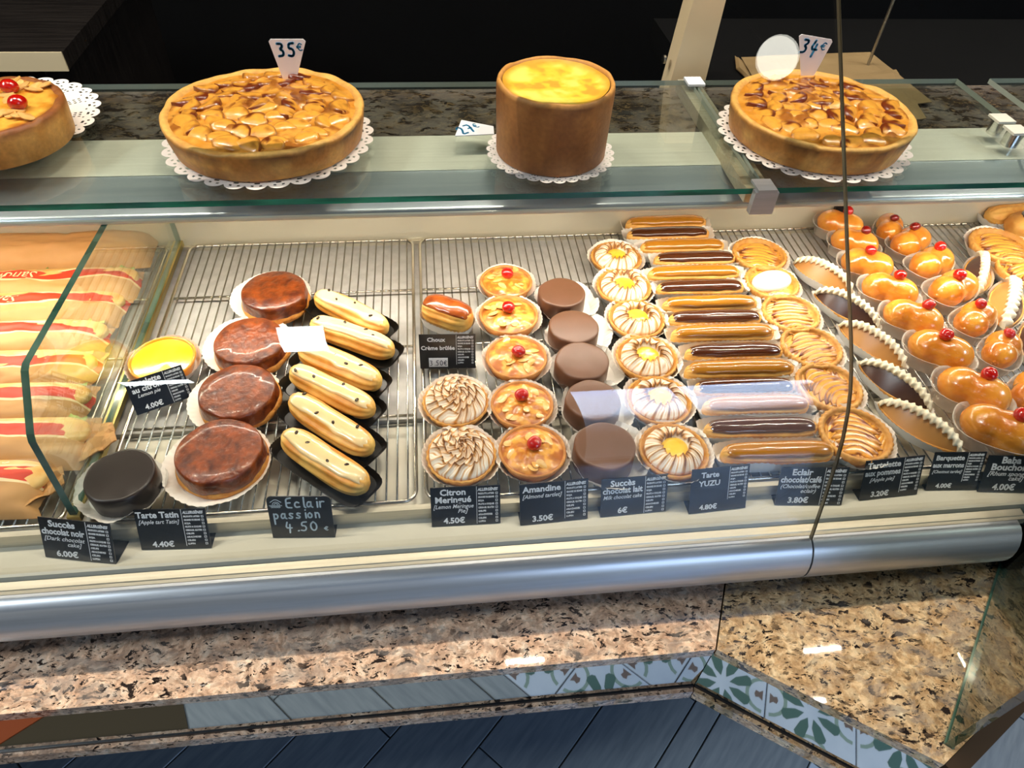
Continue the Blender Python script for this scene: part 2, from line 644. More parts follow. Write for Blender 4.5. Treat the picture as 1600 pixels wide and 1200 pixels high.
TAUPE = M('taupe_cement_print', '6a5c56', 0.45)
MAT_BROWN = M('brown_mat', '3c3321', 0.85)
MAT_ORANGE = M('orange_mat', '8a3b06', 0.75)

PAPER = M('white_paper', 'f3eee4', 0.75, sss=0.0)
PAPER_BLACK = M('black_paper', '17140f', 0.35)
DOILY = M('doily_paper', 'f6efe8', 0.8)
CRUST = M('shortcrust', 'bb7d31', 0.55, c2='d6a050', scale=60, bump=0.35, bscale=260, vary=0.06)
CRUST_DARK = M('baked_crust', 'a8682c', 0.6, c2='c98a45', scale=45, bump=0.5, bscale=220)
SPONGE = M('sponge_crumb', 'c77a2a', 0.6, c2='dd9c45', scale=90, bump=0.9, bscale=330)
CARAMEL = M('dark_caramel', '45170a', 0.3, c2='994810', scale=75, detail=6, bump=1.0, bscale=150, coat=0.35, lo=0.3, hi=0.75, vary=0.10)
CARAMEL_SIDE = M('caramel_side', '5b2210', 0.22, c2='9a5218', scale=40, bump=0.4, bscale=120, coat=0.6)
CHOC_MILK = M('milk_chocolate', '6a4632', 0.38, c2='614029', scale=18, bump=0.10, bscale=60, vary=0.05)
CHOC_DARK = M('dark_chocolate', '2b211c', 0.36, c2='251b17', scale=20, bump=0.06, bscale=50)
CHOC_GLAZE = M('chocolate_glaze', '4a2410', 0.16, coat=0.8, bump=0.08, bscale=40)
COFFEE_GLAZE = M('coffee_glaze', 'b3741d', 0.2, coat=0.7, c2='a76a15', scale=14)
PASSION_GLAZE = M('passion_glaze', 'f3d7a0', 0.22, coat=0.6, c2='ecc98a', scale=20)
CHOUX = M('choux_dough', 'c98433', 0.5, c2='e6b35c', scale=35, bump=0.3, bscale=180, vary=0.05)
CHOUX_PALE = M('pale_choux_dough', 'cf8630', 0.45, c2='e9bd62', scale=28, bump=0.3, bscale=180, vary=0.05)
SEED = M('dark_seed', '33220c', 0.25)
BRULEE = M('burnt_caramel', '7c3410', 0.18, c2='a4521a', scale=50, coat=0.9, bump=0.2, bscale=120)
LEMON = M('lemon_curd', 'f7c81c', 0.16, coat=0.7, c2='ffdc4a', scale=10)
LEMON_EDGE = M('baked_lemon_edge', 'dd8d14', 0.3, coat=0.4)
YUZU = M('yuzu_curd', 'f3bd1d', 0.28, coat=0.4, c2='f7cf49', scale=40, bump=0.1, bscale=120)
MERINGUE = MC('toasted_meringue', 0.5, noise=0.03, sss=0.0)
BAKED = MC('glazed_bake', 0.34, coat=0.35, bump=0.25, bscale=160, noise=0.14, nscale=120)
APPLE = MC('glazed_apple', 0.28, coat=0.5, bump=0.15, bscale=120, noise=0.10, nscale=150)
FLAN = MC('flan_top', 0.35, coat=0.2, bump=0.15, bscale=90, noise=0.05)
FLAKE = M('almond_flake', 'ecc07a', 0.35, coat=0.5, c2='e0a552', scale=120, vary=0.1)
CHERRY = M('glace_cherry', 'c01408', 0.12, coat=1.0, sss=0.25)
CHERRY_DARK = M('dark_glace_cherry', '7c0f0a', 0.12, coat=1.0, sss=0.2)
BABA = M('baba_sponge', 'c87420', 0.2, c2='e6a139', scale=28, coat=0.8, bump=0.8, bscale=75, vary=0.07)
CUP = film_mat('clear_plastic_cup', (0.97, 0.95, 0.92), 0.38, 'efe6d8')
CREAM = M('piped_cream', 'f5ecd2', 0.45, c2='efe2bf', scale=60, bump=0.15, bscale=150)
CHESTNUT = M('coffee_fondant', 'bd8748', 0.34, c2='b27c3d', scale=15, bump=0.06, bscale=60)
BARQ_CHOC = M('chocolate_fondant', '4a2c20', 0.3, c2='40241a', scale=15, bump=0.06, bscale=60)
KRAFT = M('kraft_paper', 'cd9a5e', 0.6, c2='bf8c50', scale=16, bump=0.25, bscale=26)
KRAFT_RED = M('red_bag_print', 'd63f20', 0.5, c2='cb371a', scale=14, bump=0.2, bscale=26)
KRAFT_CREAM = M('cream_bag_print', 'e9cf9c', 0.55)
FILM = film_mat('clear_film', (1, 0.98, 0.94), 0.16, 'fff3dd', 0.06)
BREAD = M('bread_crust', 'd9a04c', 0.6, c2='efcb82', scale=26, bump=0.4, bscale=90)
LETTUCE = M('lettuce', '8aa044', 0.5, c2='b9c46c', scale=60)
KRAFT_PLAIN = M('plain_kraft', '8d7550', 0.65, c2='7d6643', scale=9, bump=0.2, bscale=20)
TAG_BLACK = M('black_tag', '10141a', 0.3, coat=0.3)
TAG_WHITE = M('white_print', 'e8ecee', 0.5)
TAG_DIM = M('grey_print', '9aa3a8', 0.5)
CARD_WHITE = M('white_card', 'eef0f4', 0.45)
MARKER_BLUE = M('blue_marker', '2a93c8', 0.5)
MARKER_WHITE = M('white_marker', 'dcebf0', 0.5)
PEN_GREY = M('pen_ink', '4a5066', 0.6)
LAMP_BODY = M('lamp_housing', '3a3a3c', 0.5)

# ------------------------------------------------------------------ room shell
FZ, CZ = FLOOR_Z, CEIL_Z
X0, X1, Y0, Y1 = ROOM_X0, ROOM_X1, ROOM_Y0, ROOM_Y1


def box_mesh(name, a, b, mat):
    k = MB()
    k.box(a, b)
    return k.mesh(name, mat)


floor = struct('floor', box_mesh('floor', (X0, Y0, FZ - 0.1), (X1, Y1, FZ - 0.006), GROUT))
struct('ceiling', box_mesh('ceiling', (X0, Y0, CZ), (X1, Y1, CZ + 0.1), CEILING))
struct('wall_back', box_mesh('wall_back', (X0, Y1, FZ - 0.1), (X1, Y1 + 0.1, CZ + 0.1), BLACK_WALL))
struct('wall_left', box_mesh('wall_left', (X0 - 0.1, Y0 - 0.1, FZ - 0.1), (X0, Y1 + 0.1, CZ + 0.1), WALL))
struct('wall_right', box_mesh('wall_right', (X1, Y0 - 0.1, FZ - 0.1), (X1 + 0.1, Y1 + 0.1, CZ + 0.1), WALL))
WX0, WX1, WZ0, WZ1 = 0.85, 2.75, -0.88, 2.15
k = MB()
k.box((X0, Y0 - 0.1, FZ - 0.1), (WX0, Y0, CZ + 0.1))
k.box((WX1, Y0 - 0.1, FZ - 0.1), (X1, Y0, CZ + 0.1))
k.box((WX0, Y0 - 0.1, FZ - 0.1), (WX1, Y0, WZ0))
k.box((WX0, Y0 - 0.1, WZ1), (WX1, Y0, CZ + 0.1))
struct('wall_front', k.mesh('wall_front', WALL))
k = MB()
for a, b in (((WX0, Y0 - 0.07, WZ0), (WX0 + 0.05, Y0 - 0.02, WZ1)), ((WX1 - 0.05, Y0 - 0.07, WZ0), (WX1, Y0 - 0.02, WZ1)),
             ((WX0, Y0 - 0.07, WZ0), (WX1, Y0 - 0.02, WZ0 + 0.05)), ((WX0, Y0 - 0.07, WZ1 - 0.05), (WX1, Y0 - 0.02, WZ1)),
             ((1.62, Y0 - 0.07, WZ0), (1.67, Y0 - 0.02, WZ1))):
    k.box(a, b)
win = struct('window_1', k.mesh('window_frame', BLACK))
for a, b in ((WX0 + 0.05, 1.62), (1.67, WX1 - 0.05)):
    ob('pane', box_mesh('pane', (a, Y0 - 0.05, WZ0 + 0.05), (b, Y0 - 0.044, WZ1 - 0.05), GLASS), win)
pl = area_light('window_portal', ((WX0 + WX1) / 2, Y0 - 0.005, (WZ0 + WZ1) / 2), WX1 - WX0 - 0.1, WZ1 - WZ0 - 0.1, 1.0, (1, 1, 1), (math.radians(90), 0, 0))
pl.data.cycles.is_portal = True

# floor tiles: grey planks on the diagonal, cement tiles with a printed rosette near the counter corner
E_N, E_S = Vector((math.sqrt(.5), -math.sqrt(.5), 0)), Vector((math.sqrt(.5), math.sqrt(.5), 0))


def ns(n, s, z=FZ):
    p = n * E_N + s * E_S
    return (p.x, p.y, z)


def tile_mesh(name, w, l, mat, gap=0.003, t=0.006):
    """tile with its long side along local x, short side along local y"""
    k = MB()
    a, b, c = w / 2 - gap / 2, l / 2 - gap / 2, 0.0012
    vs = [(-b, -a, -t), (b, -a, -t), (b, a, -t), (-b, a, -t), (-b, -a, -c), (b, -a, -c), (b, a, -c), (-b, a, -c),
          (-b + c, -a + c, 0), (b - c, -a + c, 0), (b - c, a - c, 0), (-b + c, a - c, 0)]
    k.add(vs, [(0, 1, 5, 4), (1, 2, 6, 5), (2, 3, 7, 6), (3, 0, 4, 7), (4, 5, 9, 8), (5, 6, 10, 9), (6, 7, 11, 10), (7, 4, 8, 11), (8, 9, 10, 11)])
    return k.mesh(name, mat)


plank_me = tile_mesh('plank', 0.16, 0.64, PLANK)
half_me = tile_mesh('narrow_plank', 0.057, 0.64, PLANK)
square_me = tile_mesh('square_tile', 0.2, 0.2, PLANK)
cement_me = tile_mesh('cement_tile', 0.2, 0.2, CEMENT)


def rosette():
    k = MB()

    def poly(pts, mi, z=0.0006):
        k.prism(pts, 0.0, z, mi)

    def pol(r, a):
        return (r * math.cos(a), r * math.sin(a))
    for q in range(8):
        a = q * PI / 4 + PI / 8
        pts = [pol(0.016, a)]
        for r, w in ((0.034, 0.010), (0.062, 0.0125), (0.068, 0.006)):
            pts.append((r * math.cos(a) - w * math.sin(a), r * math.sin(a) + w * math.cos(a)))
        for r, w in ((0.068, 0.006), (0.062, 0.0125), (0.034, 0.010)):
            pts.append((r * math.cos(a) + w * math.sin(a), r * math.sin(a) - w * math.cos(a)))
        poly(pts, 0)
    for q in range(4):                              # lobed outline: an arc centred on each corner side
        cx, cy = pol(0.094, q * PI / 2)
        for j in range(9):
            a0, a1 = q * PI / 2 + PI * (0.52 + 0.96 * j / 9), q * PI / 2 + PI * (0.52 + 0.96 * (j + 1) / 9)
            pts = [(cx + r * math.cos(a), cy + r * math.sin(a)) for r, a in ((0.034, a0), (0.034, a1), (0.042, a1), (0.042, a0))]
            pts = [(max(-0.0985, min(0.0985, x)), max(-0.0985, min(0.0985, y))) for x, y in pts]
            poly(pts, 1, 0.0004)
        a = q * PI / 2
        bud = [(-0.013, 0), (-0.010, -0.008), (-0.002, -0.006), (0.006, -0.012), (0.006, 0.012), (-0.002, 0.006), (-0.010, 0.008)]
        poly([(0.086 * math.cos(a) + x * math.cos(a) - y * math.sin(a), 0.086 * math.sin(a) + x * math.sin(a) + y * math.cos(a)) for x, y in bud], 2, 0.0007)
    return k.mesh('tile_print', [TEAL, SAGE, TAUPE])


print_me = rosette()
tid = 0
for i in range(-17, 1):
    n = (i - 0.5) * 0.16
    off = [0.13, 0.45, 0.27, 0.02, 0.38][i % 5]
    for j in range(-6, 3):
        s = j * 0.64 + off - 0.32
        x, y, _ = ns(n, s)
        if -2.2 < x < 1.6 and -2.9 < y < 1.3:
            ob('plank_tile', plank_me, floor, (x, y, FZ + 0.0), (0, 0, PI / 4))
for j in range(-3, 3):
    x, y, _ = ns(0.0285, j * 0.64 + 0.2)
    ob('plank_tile', half_me, floor, (x, y, FZ), (0, 0, PI / 4))
for i in range(21):
    for j in range(-12, 9):
        x, y, _ = ns(0.057 + 0.1 + 0.2 * i, 0.32 + 0.2 * j)
        if -2.9 < y < 1.0 and x < 2.6:
            if -0.75 < y < 0.30 and i < 5:
                t = ob('cement_tile', cement_me, floor, (x, y, FZ), (0, 0, PI / 4))
                ob('tile_print', print_me, t)
            else:
                ob('plank_tile', square_me, floor, (x, y, FZ), (0, 0, PI / 4))
# the mat whose reflection shows in the mirrored kick panel
k = MB()
k.prism([(-0.565, 0.13), (-0.63, -0.03), (-0.70, -0.20), (-1.5, -0.20), (-1.5, 0.13)], FZ + 0.001, FZ + 0.006)
mt = ob('floor_mat', k.mesh('floor_mat', MAT_BROWN))
tag(mt, 'dark brown floor mat seen in the mirrored kick panel at left', 'mat')
k = MB()
k.prism([(-0.99, 0.10), (-0.86, 0.01), (-0.75, -0.19), (-1.48, -0.19), (-1.48, 0.10)], FZ + 0.006, FZ + 0.009)
ob('printed_patch', k.mesh('printed_patch', MAT_ORANGE), mt)
mt.children[0]['label'] = 'burnt orange patch of the brown mat'

# ------------------------------------------------------------------ lamps
TUBE_LABELS = ['short ceiling tube lamp over the middle of the display case', 'short ceiling tube lamp over the right granite ledge',
               'short crosswise tube lamp at the far right, rear one of two', 'short crosswise tube lamp at the far right, front one of two',
               'long unseen tube lamp added as fill light at the far left of the shop', 'long unseen tube lamp added as fill light over the sandwiches',
               'long unseen tube lamp added as fill light over the yuzu tarts', 'long unseen tube lamp added as fill light over the right end of the case']
for (x, y, l, wts, turn), lab in zip(TUBES, TUBE_LABELS):
    k = MB()
    k.box((-l / 2 - 0.01, -0.02, 0.002), (l / 2 + 0.01, 0.02, 0.04))
    k.tube((-l / 2 + 0.02, 0, 0.04), (-l / 2 + 0.02, 0, CZ - TUBE_Z), 0.004, 6)
    k.tube((l / 2 - 0.02, 0, 0.04), (l / 2 - 0.02, 0, CZ - TUBE_Z), 0.004, 6)
    t = ob('tube_lamp', k.mesh('tube_lamp', LAMP_BODY), None, (x, y, TUBE_Z), (0, 0, PI / 2 * turn))
    tag(t, lab, 'lamp', 'ceiling tube lamps')
    area_light('tube_light', (x, y, TUBE_Z), l, 0.007 if l < 0.3 else 0.014, wts, LAMP_WARM, (0, 0, PI / 2 * turn))
for (x, y, sx, sy, wts), lab in zip(PANELS, ('square ceiling light panel mirrored over the passion eclairs', 'ceiling light panel mirrored over the lemon tartlet tag', 'large unseen light panel added to brighten the floor from the left', 'large unseen light panel added to brighten the floor from the right')):
    k = MB()
    k.box((-sx / 2 - 0.02, -sy / 2 - 0.02, 0.002), (sx / 2 + 0.02, sy / 2 + 0.02, 0.02))
    t = ob('ceiling_panel', k.mesh('ceiling_panel', LAMP_BODY), None, (x, y, CZ - 0.02))
    tag(t, lab, 'lamp', 'square ceiling panels')
    area_light('panel_light', (x, y, CZ - 0.02), sx, sy, wts, PANEL_TINT)
t = ob('globe_lamp', sphere_mesh('globe_lamp', 0.060, emit_mat('opal_globe', (1.0, 0.98, 0.86), 8.0), nu=24, nv=16), None, (1.045, 0.205, 1.75))
tag(t, 'round opal globe lamp hanging over the customer side', 'lamp')
k = MB()
k.tube((0, 0, 0.06), (0, 0, CZ - 1.75), 0.004, 8)
k.tube((0, 0, 0.05), (0, 0, 0.075), 0.02, 12)
ob('cord', k.mesh('cord', LAMP_BODY), t)

# ------------------------------------------------------------------ counter and display case
GZ = -0.14                      # top of the granite customer ledge
A, B = at(1119, 1015, GZ), at(1475, 1195, GZ)
A.z = B.z = 0
YF = A.y
seam_b = at(1137, 905, GZ)
cx = -1.7
E1 = B + Vector((0.133, 0.069, 0)).normalized() * 0.85
counter = thing('granite_counter', 'granite topped counter with a mirrored kick panel below the display case', 'counter', (0, 0, FZ))
OFF = Vector((0, 0, -FZ))


def cpart(name, me):
    return ob(name, me, counter, OFF)


k = MB()
k.prism([(cx, YF), (A.x - 0.0012, YF), (seam_b.x + 0.03, 0.50), (cx, 0.50)], GZ - 0.018, GZ)
o = cpart('granite_slab', k.mesh('granite_slab', GRANITE))
o['label'] = 'long pink granite slab'
k = MB()
k.prism([(A.x + 0.0012, A.y), (B.x, B.y), (E1.x, E1.y), (1.4, 0.75), (0.6, 0.75), (seam_b.x + 0.0324, 0.50)], GZ - 0.018, GZ)
o = cpart('granite_slab', k.mesh('granite_slab', GRANITE_TAN))
o['label'] = 'tan granite slab of the angled corner'
fd = (B - A).normalized()
fn = Vector((fd.y, -fd.x, 0))   # outward
if fn.y > 0:
    fn = -fn


def band(p, q, n, z0, z1, o0, o1, mat, name):
    k = MB()
    a, b, c, d = p + n * o0, q + n * o0, q + n * o1, p + n * o1
    k.prism([(a.x, a.y), (b.x, b.y), (c.x, c.y), (d.x, d.y)], z0, z1)
    return cpart(name, k.mesh(name, mat))


PL, nL = Vector((cx, YF, 0)), Vector((0, -1, 0))
BE = B + fd * 0.02


def mitre(o):
    """corner of the two fronts moved outward by o"""
    y = YF - o
    t_ = (y - A.y - fn.y * o) / fd.y
    return Vector((A.x + fn.x * o + fd.x * t_, y, 0))


def front_bands(name, z0, z1, o0, o1, mats):
    m0, m1 = mitre(o0), mitre(o1)
    for w_ in (0, 1):
        k = MB()
        if w_ == 0:
            q = [(cx, YF - o0), (m0.x - 0.0008, m0.y), (m1.x - 0.0008, m1.y), (cx, YF - o1)]
        else:
            a, b = BE + fn * o0, BE + fn * o1
            q = [(m0.x + 0.0008, m0.y), (a.x, a.y), (b.x, b.y), (m1.x + 0.0008, m1.y)]
        k.prism(q, z0, z1)
        cpart(name, k.mesh(name, mats[w_]))


front_bands('mirror_panel', -0.259, GZ - 0.018, -0.012, -0.003, (MIRROR, MIRROR))
front_bands('dark_seal', -0.2645, -0.2595, -0.02, -0.0015, (BLACK, BLACK))
front_bands('granite_trim', -0.286, -0.265, -0.03, 0.004, (GRANITE, GRANITE_TAN))
n2 = Vector((0.069, -0.133, 0)).normalized()
band(B + Vector((0.001, 0, 0)), E1, n2, GZ - 0.06, GZ + 0.001, 0.0, 0.018, BROWN_TRIM, 'brown_edge_trim')
k = MB()
k.prism([(cx, YF + 0.035), (A.x, YF + 0.035), (B.x - 0.02, B.y + 0.045), (1.35, 0.62), (1.35, 1.14), (cx, 1.14)], -0.27, GZ - 0.018)
k.prism([(cx, 0.72), (1.2, 0.72), (1.2, 1.14), (cx, 1.14)], FZ, -0.27)
k.box((cx, 1.045, -0.16), (1.35, 1.14, 0.165))
cpart('dark_base', k.mesh('dark_base', BLACK))
k = MB()
k.box((cx, 0.997, 0.165), (1.5, 1.165, 0.196))
cpart('rear_granite_top', k.mesh('rear_granite_top', GRANITE_DARK))['label'] = 'dark brown polished granite top behind the case'
k = MB()
k.box((0.47, 1.168, 0.15), (1.7, 1.5, 0.194))
k.box((0.5, 1.2, FZ), (1.7, 1.48, 0.15))
bc = ob('back_counter', k.mesh('back_counter', BLACK_WALL))
tag(bc, 'black counter behind the glass shelf under the kraft bags', 'counter')

# right-hand glass panel on the ledge
S0, S1 = at(1475, 1163, GZ), at(1562, 880, GZ)
sd = (S1 - S0).normalized()
snrm = Vector((sd.y, -sd.x, 0))
k = MB()
q = [S0, S1, S1 + snrm * 0.008, S0 + snrm * 0.008]
k.prism([(p.x, p.y) for p in q], GZ + 0.0005, 0.30, 0, 1)
gp = ob('glass_side_panel', k.mesh('glass_side_panel', [GLASS_SMOKE, GLASS_SMOKE]))
tag(gp, 'upright smoked glass panel standing on the tan granite at far right', 'glass panel')
k = MB()
q = [S0 - snrm * 0.0015, S1 - snrm * 0.0015, S1 + snrm * 0.0095, S0 + snrm * 0.0095]
k.prism([(p.x, p.y) for p in q], GZ + 0.0003, GZ + 0.004)
ob('seal', k.mesh('seal', DARK_EDGE), gp)
pp = S1 + sd * 0.012
k = MB()
k.box((pp.x - 0.010, pp.y - 0.02, GZ), (pp.x + 0.07, pp.y + 0.05, 0.06))
ob('black_post', k.mesh('black_post', BLACK), gp)

# the case itself
case = thing('display_case', 'long refrigerated pastry display case with sloped front glass', 'display case', (0, 0, -0.12))
COFF = Vector((0, 0, 0.12))


def kpart(name, me, parent=None):
    o = ob(name, me, parent or case, COFF if parent is None else (0, 0, 0))
    return o


LZ = -0.028
CX0, CX1 = -1.45, 1.30
BXE = at(1588, 850, -0.06).x
k = MB()
prof = [(1.036, LZ), (0.452, LZ), (0.4455, LZ + 0.0015), (0.4415, LZ + 0.0035), (0.4385, LZ + 0.002), (0.4375, LZ - 0.004), (0.4375, LZ - 0.02), (1.036, LZ - 0.02)]
k.extrude_x(prof, CX0, CX1)
kpart('front_ledge', k.mesh('front_ledge', LEDGE_CREAM))['label'] = 'cream ledge that the price tags stand on'
k = MB()
prof = [(0.437, LZ - 0.005), (0.4275, LZ - 0.006), (0.4265, LZ - 0.0072), (0.4225, LZ - 0.0072), (0.4215, LZ - 0.016), (0.437, LZ - 0.016)]
k.extrude_x(prof, CX0, BXE + 0.012)
kpart('glass_channel', k.mesh('glass_channel', STEEL_SOFT))
bprof = [(0.4185, -0.036), (0.412, -0.0375), (0.406, -0.042), (0.401, -0.049), (0.3972, -0.057), (0.395, -0.066), (0.394, -0.077), (0.3955, -0.088), (0.399, -0.097), (0.405, -0.105), (0.413, -0.111), (0.43, -0.113), (0.43, -0.036)]
XS = at(1267, 840, -0.036).x
for a, b in ((CX0, XS - 0.0012), (XS + 0.0012, BXE)):
    k = MB()
    k.extrude_x(bprof, a, b)
    kpart('bumper', k.mesh('bumper', BUMPER, True, 35))
k = MB()
k.box((CX0, 0.43, -0.14), (BXE, 0.46, -0.05))
kpart('bumper_backing', k.mesh('bumper_backing', BLACK))
k = MB()
k.box((CX0, 1.034, LZ), (CX1, 1.044, 0.172))
kpart('rear_wall', k.mesh('rear_wall', CASE_WALL))
k = MB()
prof = [(0.996, 0.2), (0.906, 0.2), (0.9015, 0.1995), (0.8985, 0.1985), (0.8985, 0.172), (0.996, 0.1735)]
k.extrude_x(prof, CX0, CX1)
kpart('canopy_deck', k.mesh('canopy_deck', CANOPY, True, 30))['label'] = 'flat satin steel deck of the canopy'
k = MB()
prof = [(0.898, 0.1978), (0.893, 0.1958), (0.866, 0.1885), (0.836, 0.1798), (0.831, 0.1778), (0.829, 0.1755), (0.829, 0.1722), (0.898, 0.172)]
k.extrude_x(prof, CX0, CX1)
kpart('canopy_face', k.mesh('canopy_face', CANOPY_FACE, True, 30))['label'] = 'sloped polished steel face of the canopy'
k = MB()
k.extrude_x([(0.8285, 0.1765), (0.8262, 0.1755), (0.8255, 0.173), (0.8262, 0.1705), (0.8285, 0.1695), (0.836, 0.1695), (0.836, 0.1715), (0.8285, 0.1718)], CX0, CX1)
kpart('canopy_lip', k.mesh('canopy_lip', LEDGE_CREAM, True, 40))['label'] = 'pale rolled lip of the canopy'
k = MB()
k.box((CX0, 0.628, LZ + 0.0002), (CX1, 1.033, -0.014))
kpart('rear_pan', k.mesh('rear_pan', SHEET))
k = MB()
k.box((CX0, 0.492, LZ + 0.0002), (CX1, 0.626, -0.021))
kpart('front_pan', k.mesh('front_pan', CREAM_SHEET))
k = MB()
k.box((CX0, 0.4785, LZ + 0.0002), (CX1, 0.4855, -0.0065))
kpart('tray_rail', k.mesh('tray_rail', STEEL_SOFT))
k = MB()
k.box((CX0, 1.0285, LZ + 0.0002), (CX1, 1.0335, -0.0065))
kpart('tray_rail', k.mesh('tray_rail', STEEL_SOFT))
# small corner bracket where two rear wall sheets meet
p = at_y(1316, 322, 1.030)
k = MB()
k.box((p.x - 0.012, 1.028, 0.02), (p.x + 0.016, 1.034, 0.171))
kpart('wall_joint', k.mesh('wall_joint', BLACK))

# sloped front glass, two panes with a seam between them
gprof = [(0.414, -0.034), (0.429, 0.031), (0.443, 0.087), (0.452, 0.115), (0.464, 0.142), (0.476, 0.163), (0.491, 0.183), (0.508, 0.202), (0.528, 0.222), (0.577, 0.270), (0.766, 0.460), (0.852, 0.546)]
gv = [Vector((0, y, z)) for y, z in gprof]


def offset_prof(pts, d):
    out = []
    for i, p in enumerate(pts):
        a, b = pts[max(i - 1, 0)], pts[min(i + 1, len(pts) - 1)]
        t = (b - a).normalized()
        out.append(p + Vector((0, t.z, -t.y)) * d)
    return out


inner = offset_prof(gv, 0.005)
closed = [(p.y, p.z) for p in gv] + [(p.y, p.z) for p in inner[::-1]]
GS = at(1270, 842, -0.03).x
for a, b in ((CX0, GS - 0.0008), (GS + 0.0008, 1.02)):
    k = MB()
    k.extrude_x(closed, a, b, 0, 1)
    kpart('front_pane', k.mesh('front_pane', [GLASS_FRONT, SEAM_EDGE], True, 30))
k = MB()
k.extrude_x([(0.845, 0.535), (0.862, 0.535), (0.862, 0.56), (0.845, 0.56)], CX0, 1.02)
kpart('top_rail', k.mesh('top_rail', STEEL))
# divider pane between the sandwiches and the pastries
DX = at(117, 808, 0).x
k = MB()
k.extrude_x([(0.495, 0.0042), (0.508, 0.118), (0.512, 0.126), (0.556, 0.174), (0.564, 0.1775), (0.8255, 0.1695), (1.033, 0.1685), (1.033, 0.0042)], DX - 0.004, DX + 0.004, 1, 0)
dv = kpart('divider_pane', k.mesh('divider_pane', [GLASS_DIV, DARK_EDGE]))
k = MB()
k.box((DX - 0.007, 0.492, -0.005), (DX + 0.007, 1.033, 0.004))
kpart('divider_rail', k.mesh('divider_rail', GOLDRAIL))

# wire trays
TRAY_Y0, TRAY_Y1 = 0.490, 1.026
CROSS = (0.626, 0.760, 0.890)


def rounded_rect(x0, x1, y0, y1, r, n=5):
    pts = []
    for cx_, cy_, a0 in ((x1 - r, y1 - r, 0), (x0 + r, y1 - r, PI / 2), (x0 + r, y0 + r, PI), (x1 - r, y0 + r, 3 * PI / 2)):
        for i in range(n + 1):
            a = a0 + PI / 2 * i / n
            pts.append((cx_ + r * math.cos(a), cy_ + r * math.sin(a)))
    return pts


k = MB()
k.tube((0, TRAY_Y0, -0.0013), (0, TRAY_Y1, -0.0013), 0.0012, 6)
rod_me = k.mesh('rod', WIRE, True)
TRAYS = [(-0.810, -0.437, 'wire tray on the left under the bagged sandwiches'),
         (-0.402, -0.036, 'wire tray under the tatin tarts and passion eclairs'),
         (-0.024, 0.345, 'wire tray under the almond tartlets and milk chocolate cakes'),
         (0.357, 0.722, 'wire tray under the chestnut barquettes and rum babas'),
         (0.734, 1.10, 'wire tray at the far right of the case')]
for a, b, lab in TRAYS:
    t = thing('wire_tray', lab, 'tray', (a, 0, 0), 0, 'wire trays in the case')
    w = b - a
    k = MB()
    k.path([(x, y, -0.0035) for x, y in rounded_rect(0, w, TRAY_Y0 - 0.001, TRAY_Y1 + 0.001, 0.016)], 0.0027, 8, closed=True)
    ob('frame', k.mesh('frame', WIRE, True), t)
    for y in CROSS:
        k = MB()
        k.tube((0.001, y, -0.0042), (w - 0.001, y, -0.0042), 0.002, 8)
        ob('cross_bar', k.mesh('cross_bar', WIRE, True), t)
    n = 28
    for i in range(n):
        ob('rod', rod_me, t, ((i + 0.75) * w / (n + 0.5), 0, 0))

# glass shelf above the canopy
SZ = 0.225
GB, GF = 1.125, 0.788


def shelf_pane(x0, x1, lab, poly=None):
    k = MB()
    poly = poly or [(x0, GF), (x1, GF), (x1, GB), (x0, GB)]
    k.prism(poly, SZ - 0.008, SZ, 0, 1)
    for q in range(len(k.f)):                    # only the front edge shows the deep green
        ys = [k.v[i][1] for i in k.f[q]]
        if k.m[q] == 1 and max(ys) > GF + 0.001:
            k.m[q] = 2
    o = ob('glass_shelf', k.mesh('glass_shelf', [GLASS_SHELF, GREEN_EDGE, PALE_EDGE]))
    return tag(o, lab, 'glass shelf', 'glass shelf panes')


AX = at(1195, 295, SZ).x
shelf_pane(-1.45, AX - 0.003, 'long glass shelf pane under the cheesecake and left pies')
shelf_pane(AX + 0.003, 0.905, 'shorter glass shelf pane under the right apple pie')
shelf_pane(0.965, 1.5, 'glass shelf pane corner at the far right edge')
br = thing('shelf_bracket', 'steel shelf bracket with leaning tan post beside the right apple pie', 'bracket', (AX, 1.1, 0.19))
bo = Vector((-AX, -1.1, -0.19))
k = MB()
k.box((AX - 0.017, 0.80, 0.197), (AX + 0.017, 1.15, 0.2165))
ob('arm', k.mesh('arm', STEEL_SOFT), br, bo)
k = MB()
k.box((AX - 0.016, 0.776, 0.193), (AX + 0.016, 0.7865, 0.2255))
k.box((AX - 0.013, 0.776, 0.2255), (AX + 0.013, 0.805, 0.229))
ob('end_clip', k.mesh('end_clip', BUMPER), br, bo)
k = MB()
k.box((AX - 0.014, 1.10, 0.2255), (AX + 0.014, 1.13, 0.229))
ob('rear_clip', k.mesh('rear_clip', CARD_WHITE), br, bo)
yy = 1.172
pts = [at_y(1026, 205, yy), at_y(1082, 205, yy), at_y(1142, -30, yy), at_y(1092, -30, yy)]
d = Vector((0, 0.045, 0))
k = MB()
vs = pts + [p + d for p in pts]
k.add(vs, [(0, 1, 2, 3), (7, 6, 5, 4), (1, 5, 6, 2), (2, 6, 7, 3), (4, 5, 1, 0)], 0)
k.add(vs, [(0, 3, 7, 4)], 1)
ob('post', k.mesh('post', [POST, POST]), br, bo)
k = MB()
p = at_y(1047, 100, yy) + Vector((-0.003, 0.02, 0))
k.tube(p, p + Vector((-0.004, 0, 0)), 0.007, 12)
ob('bolt', k.mesh('bolt', STEEL), br, bo)
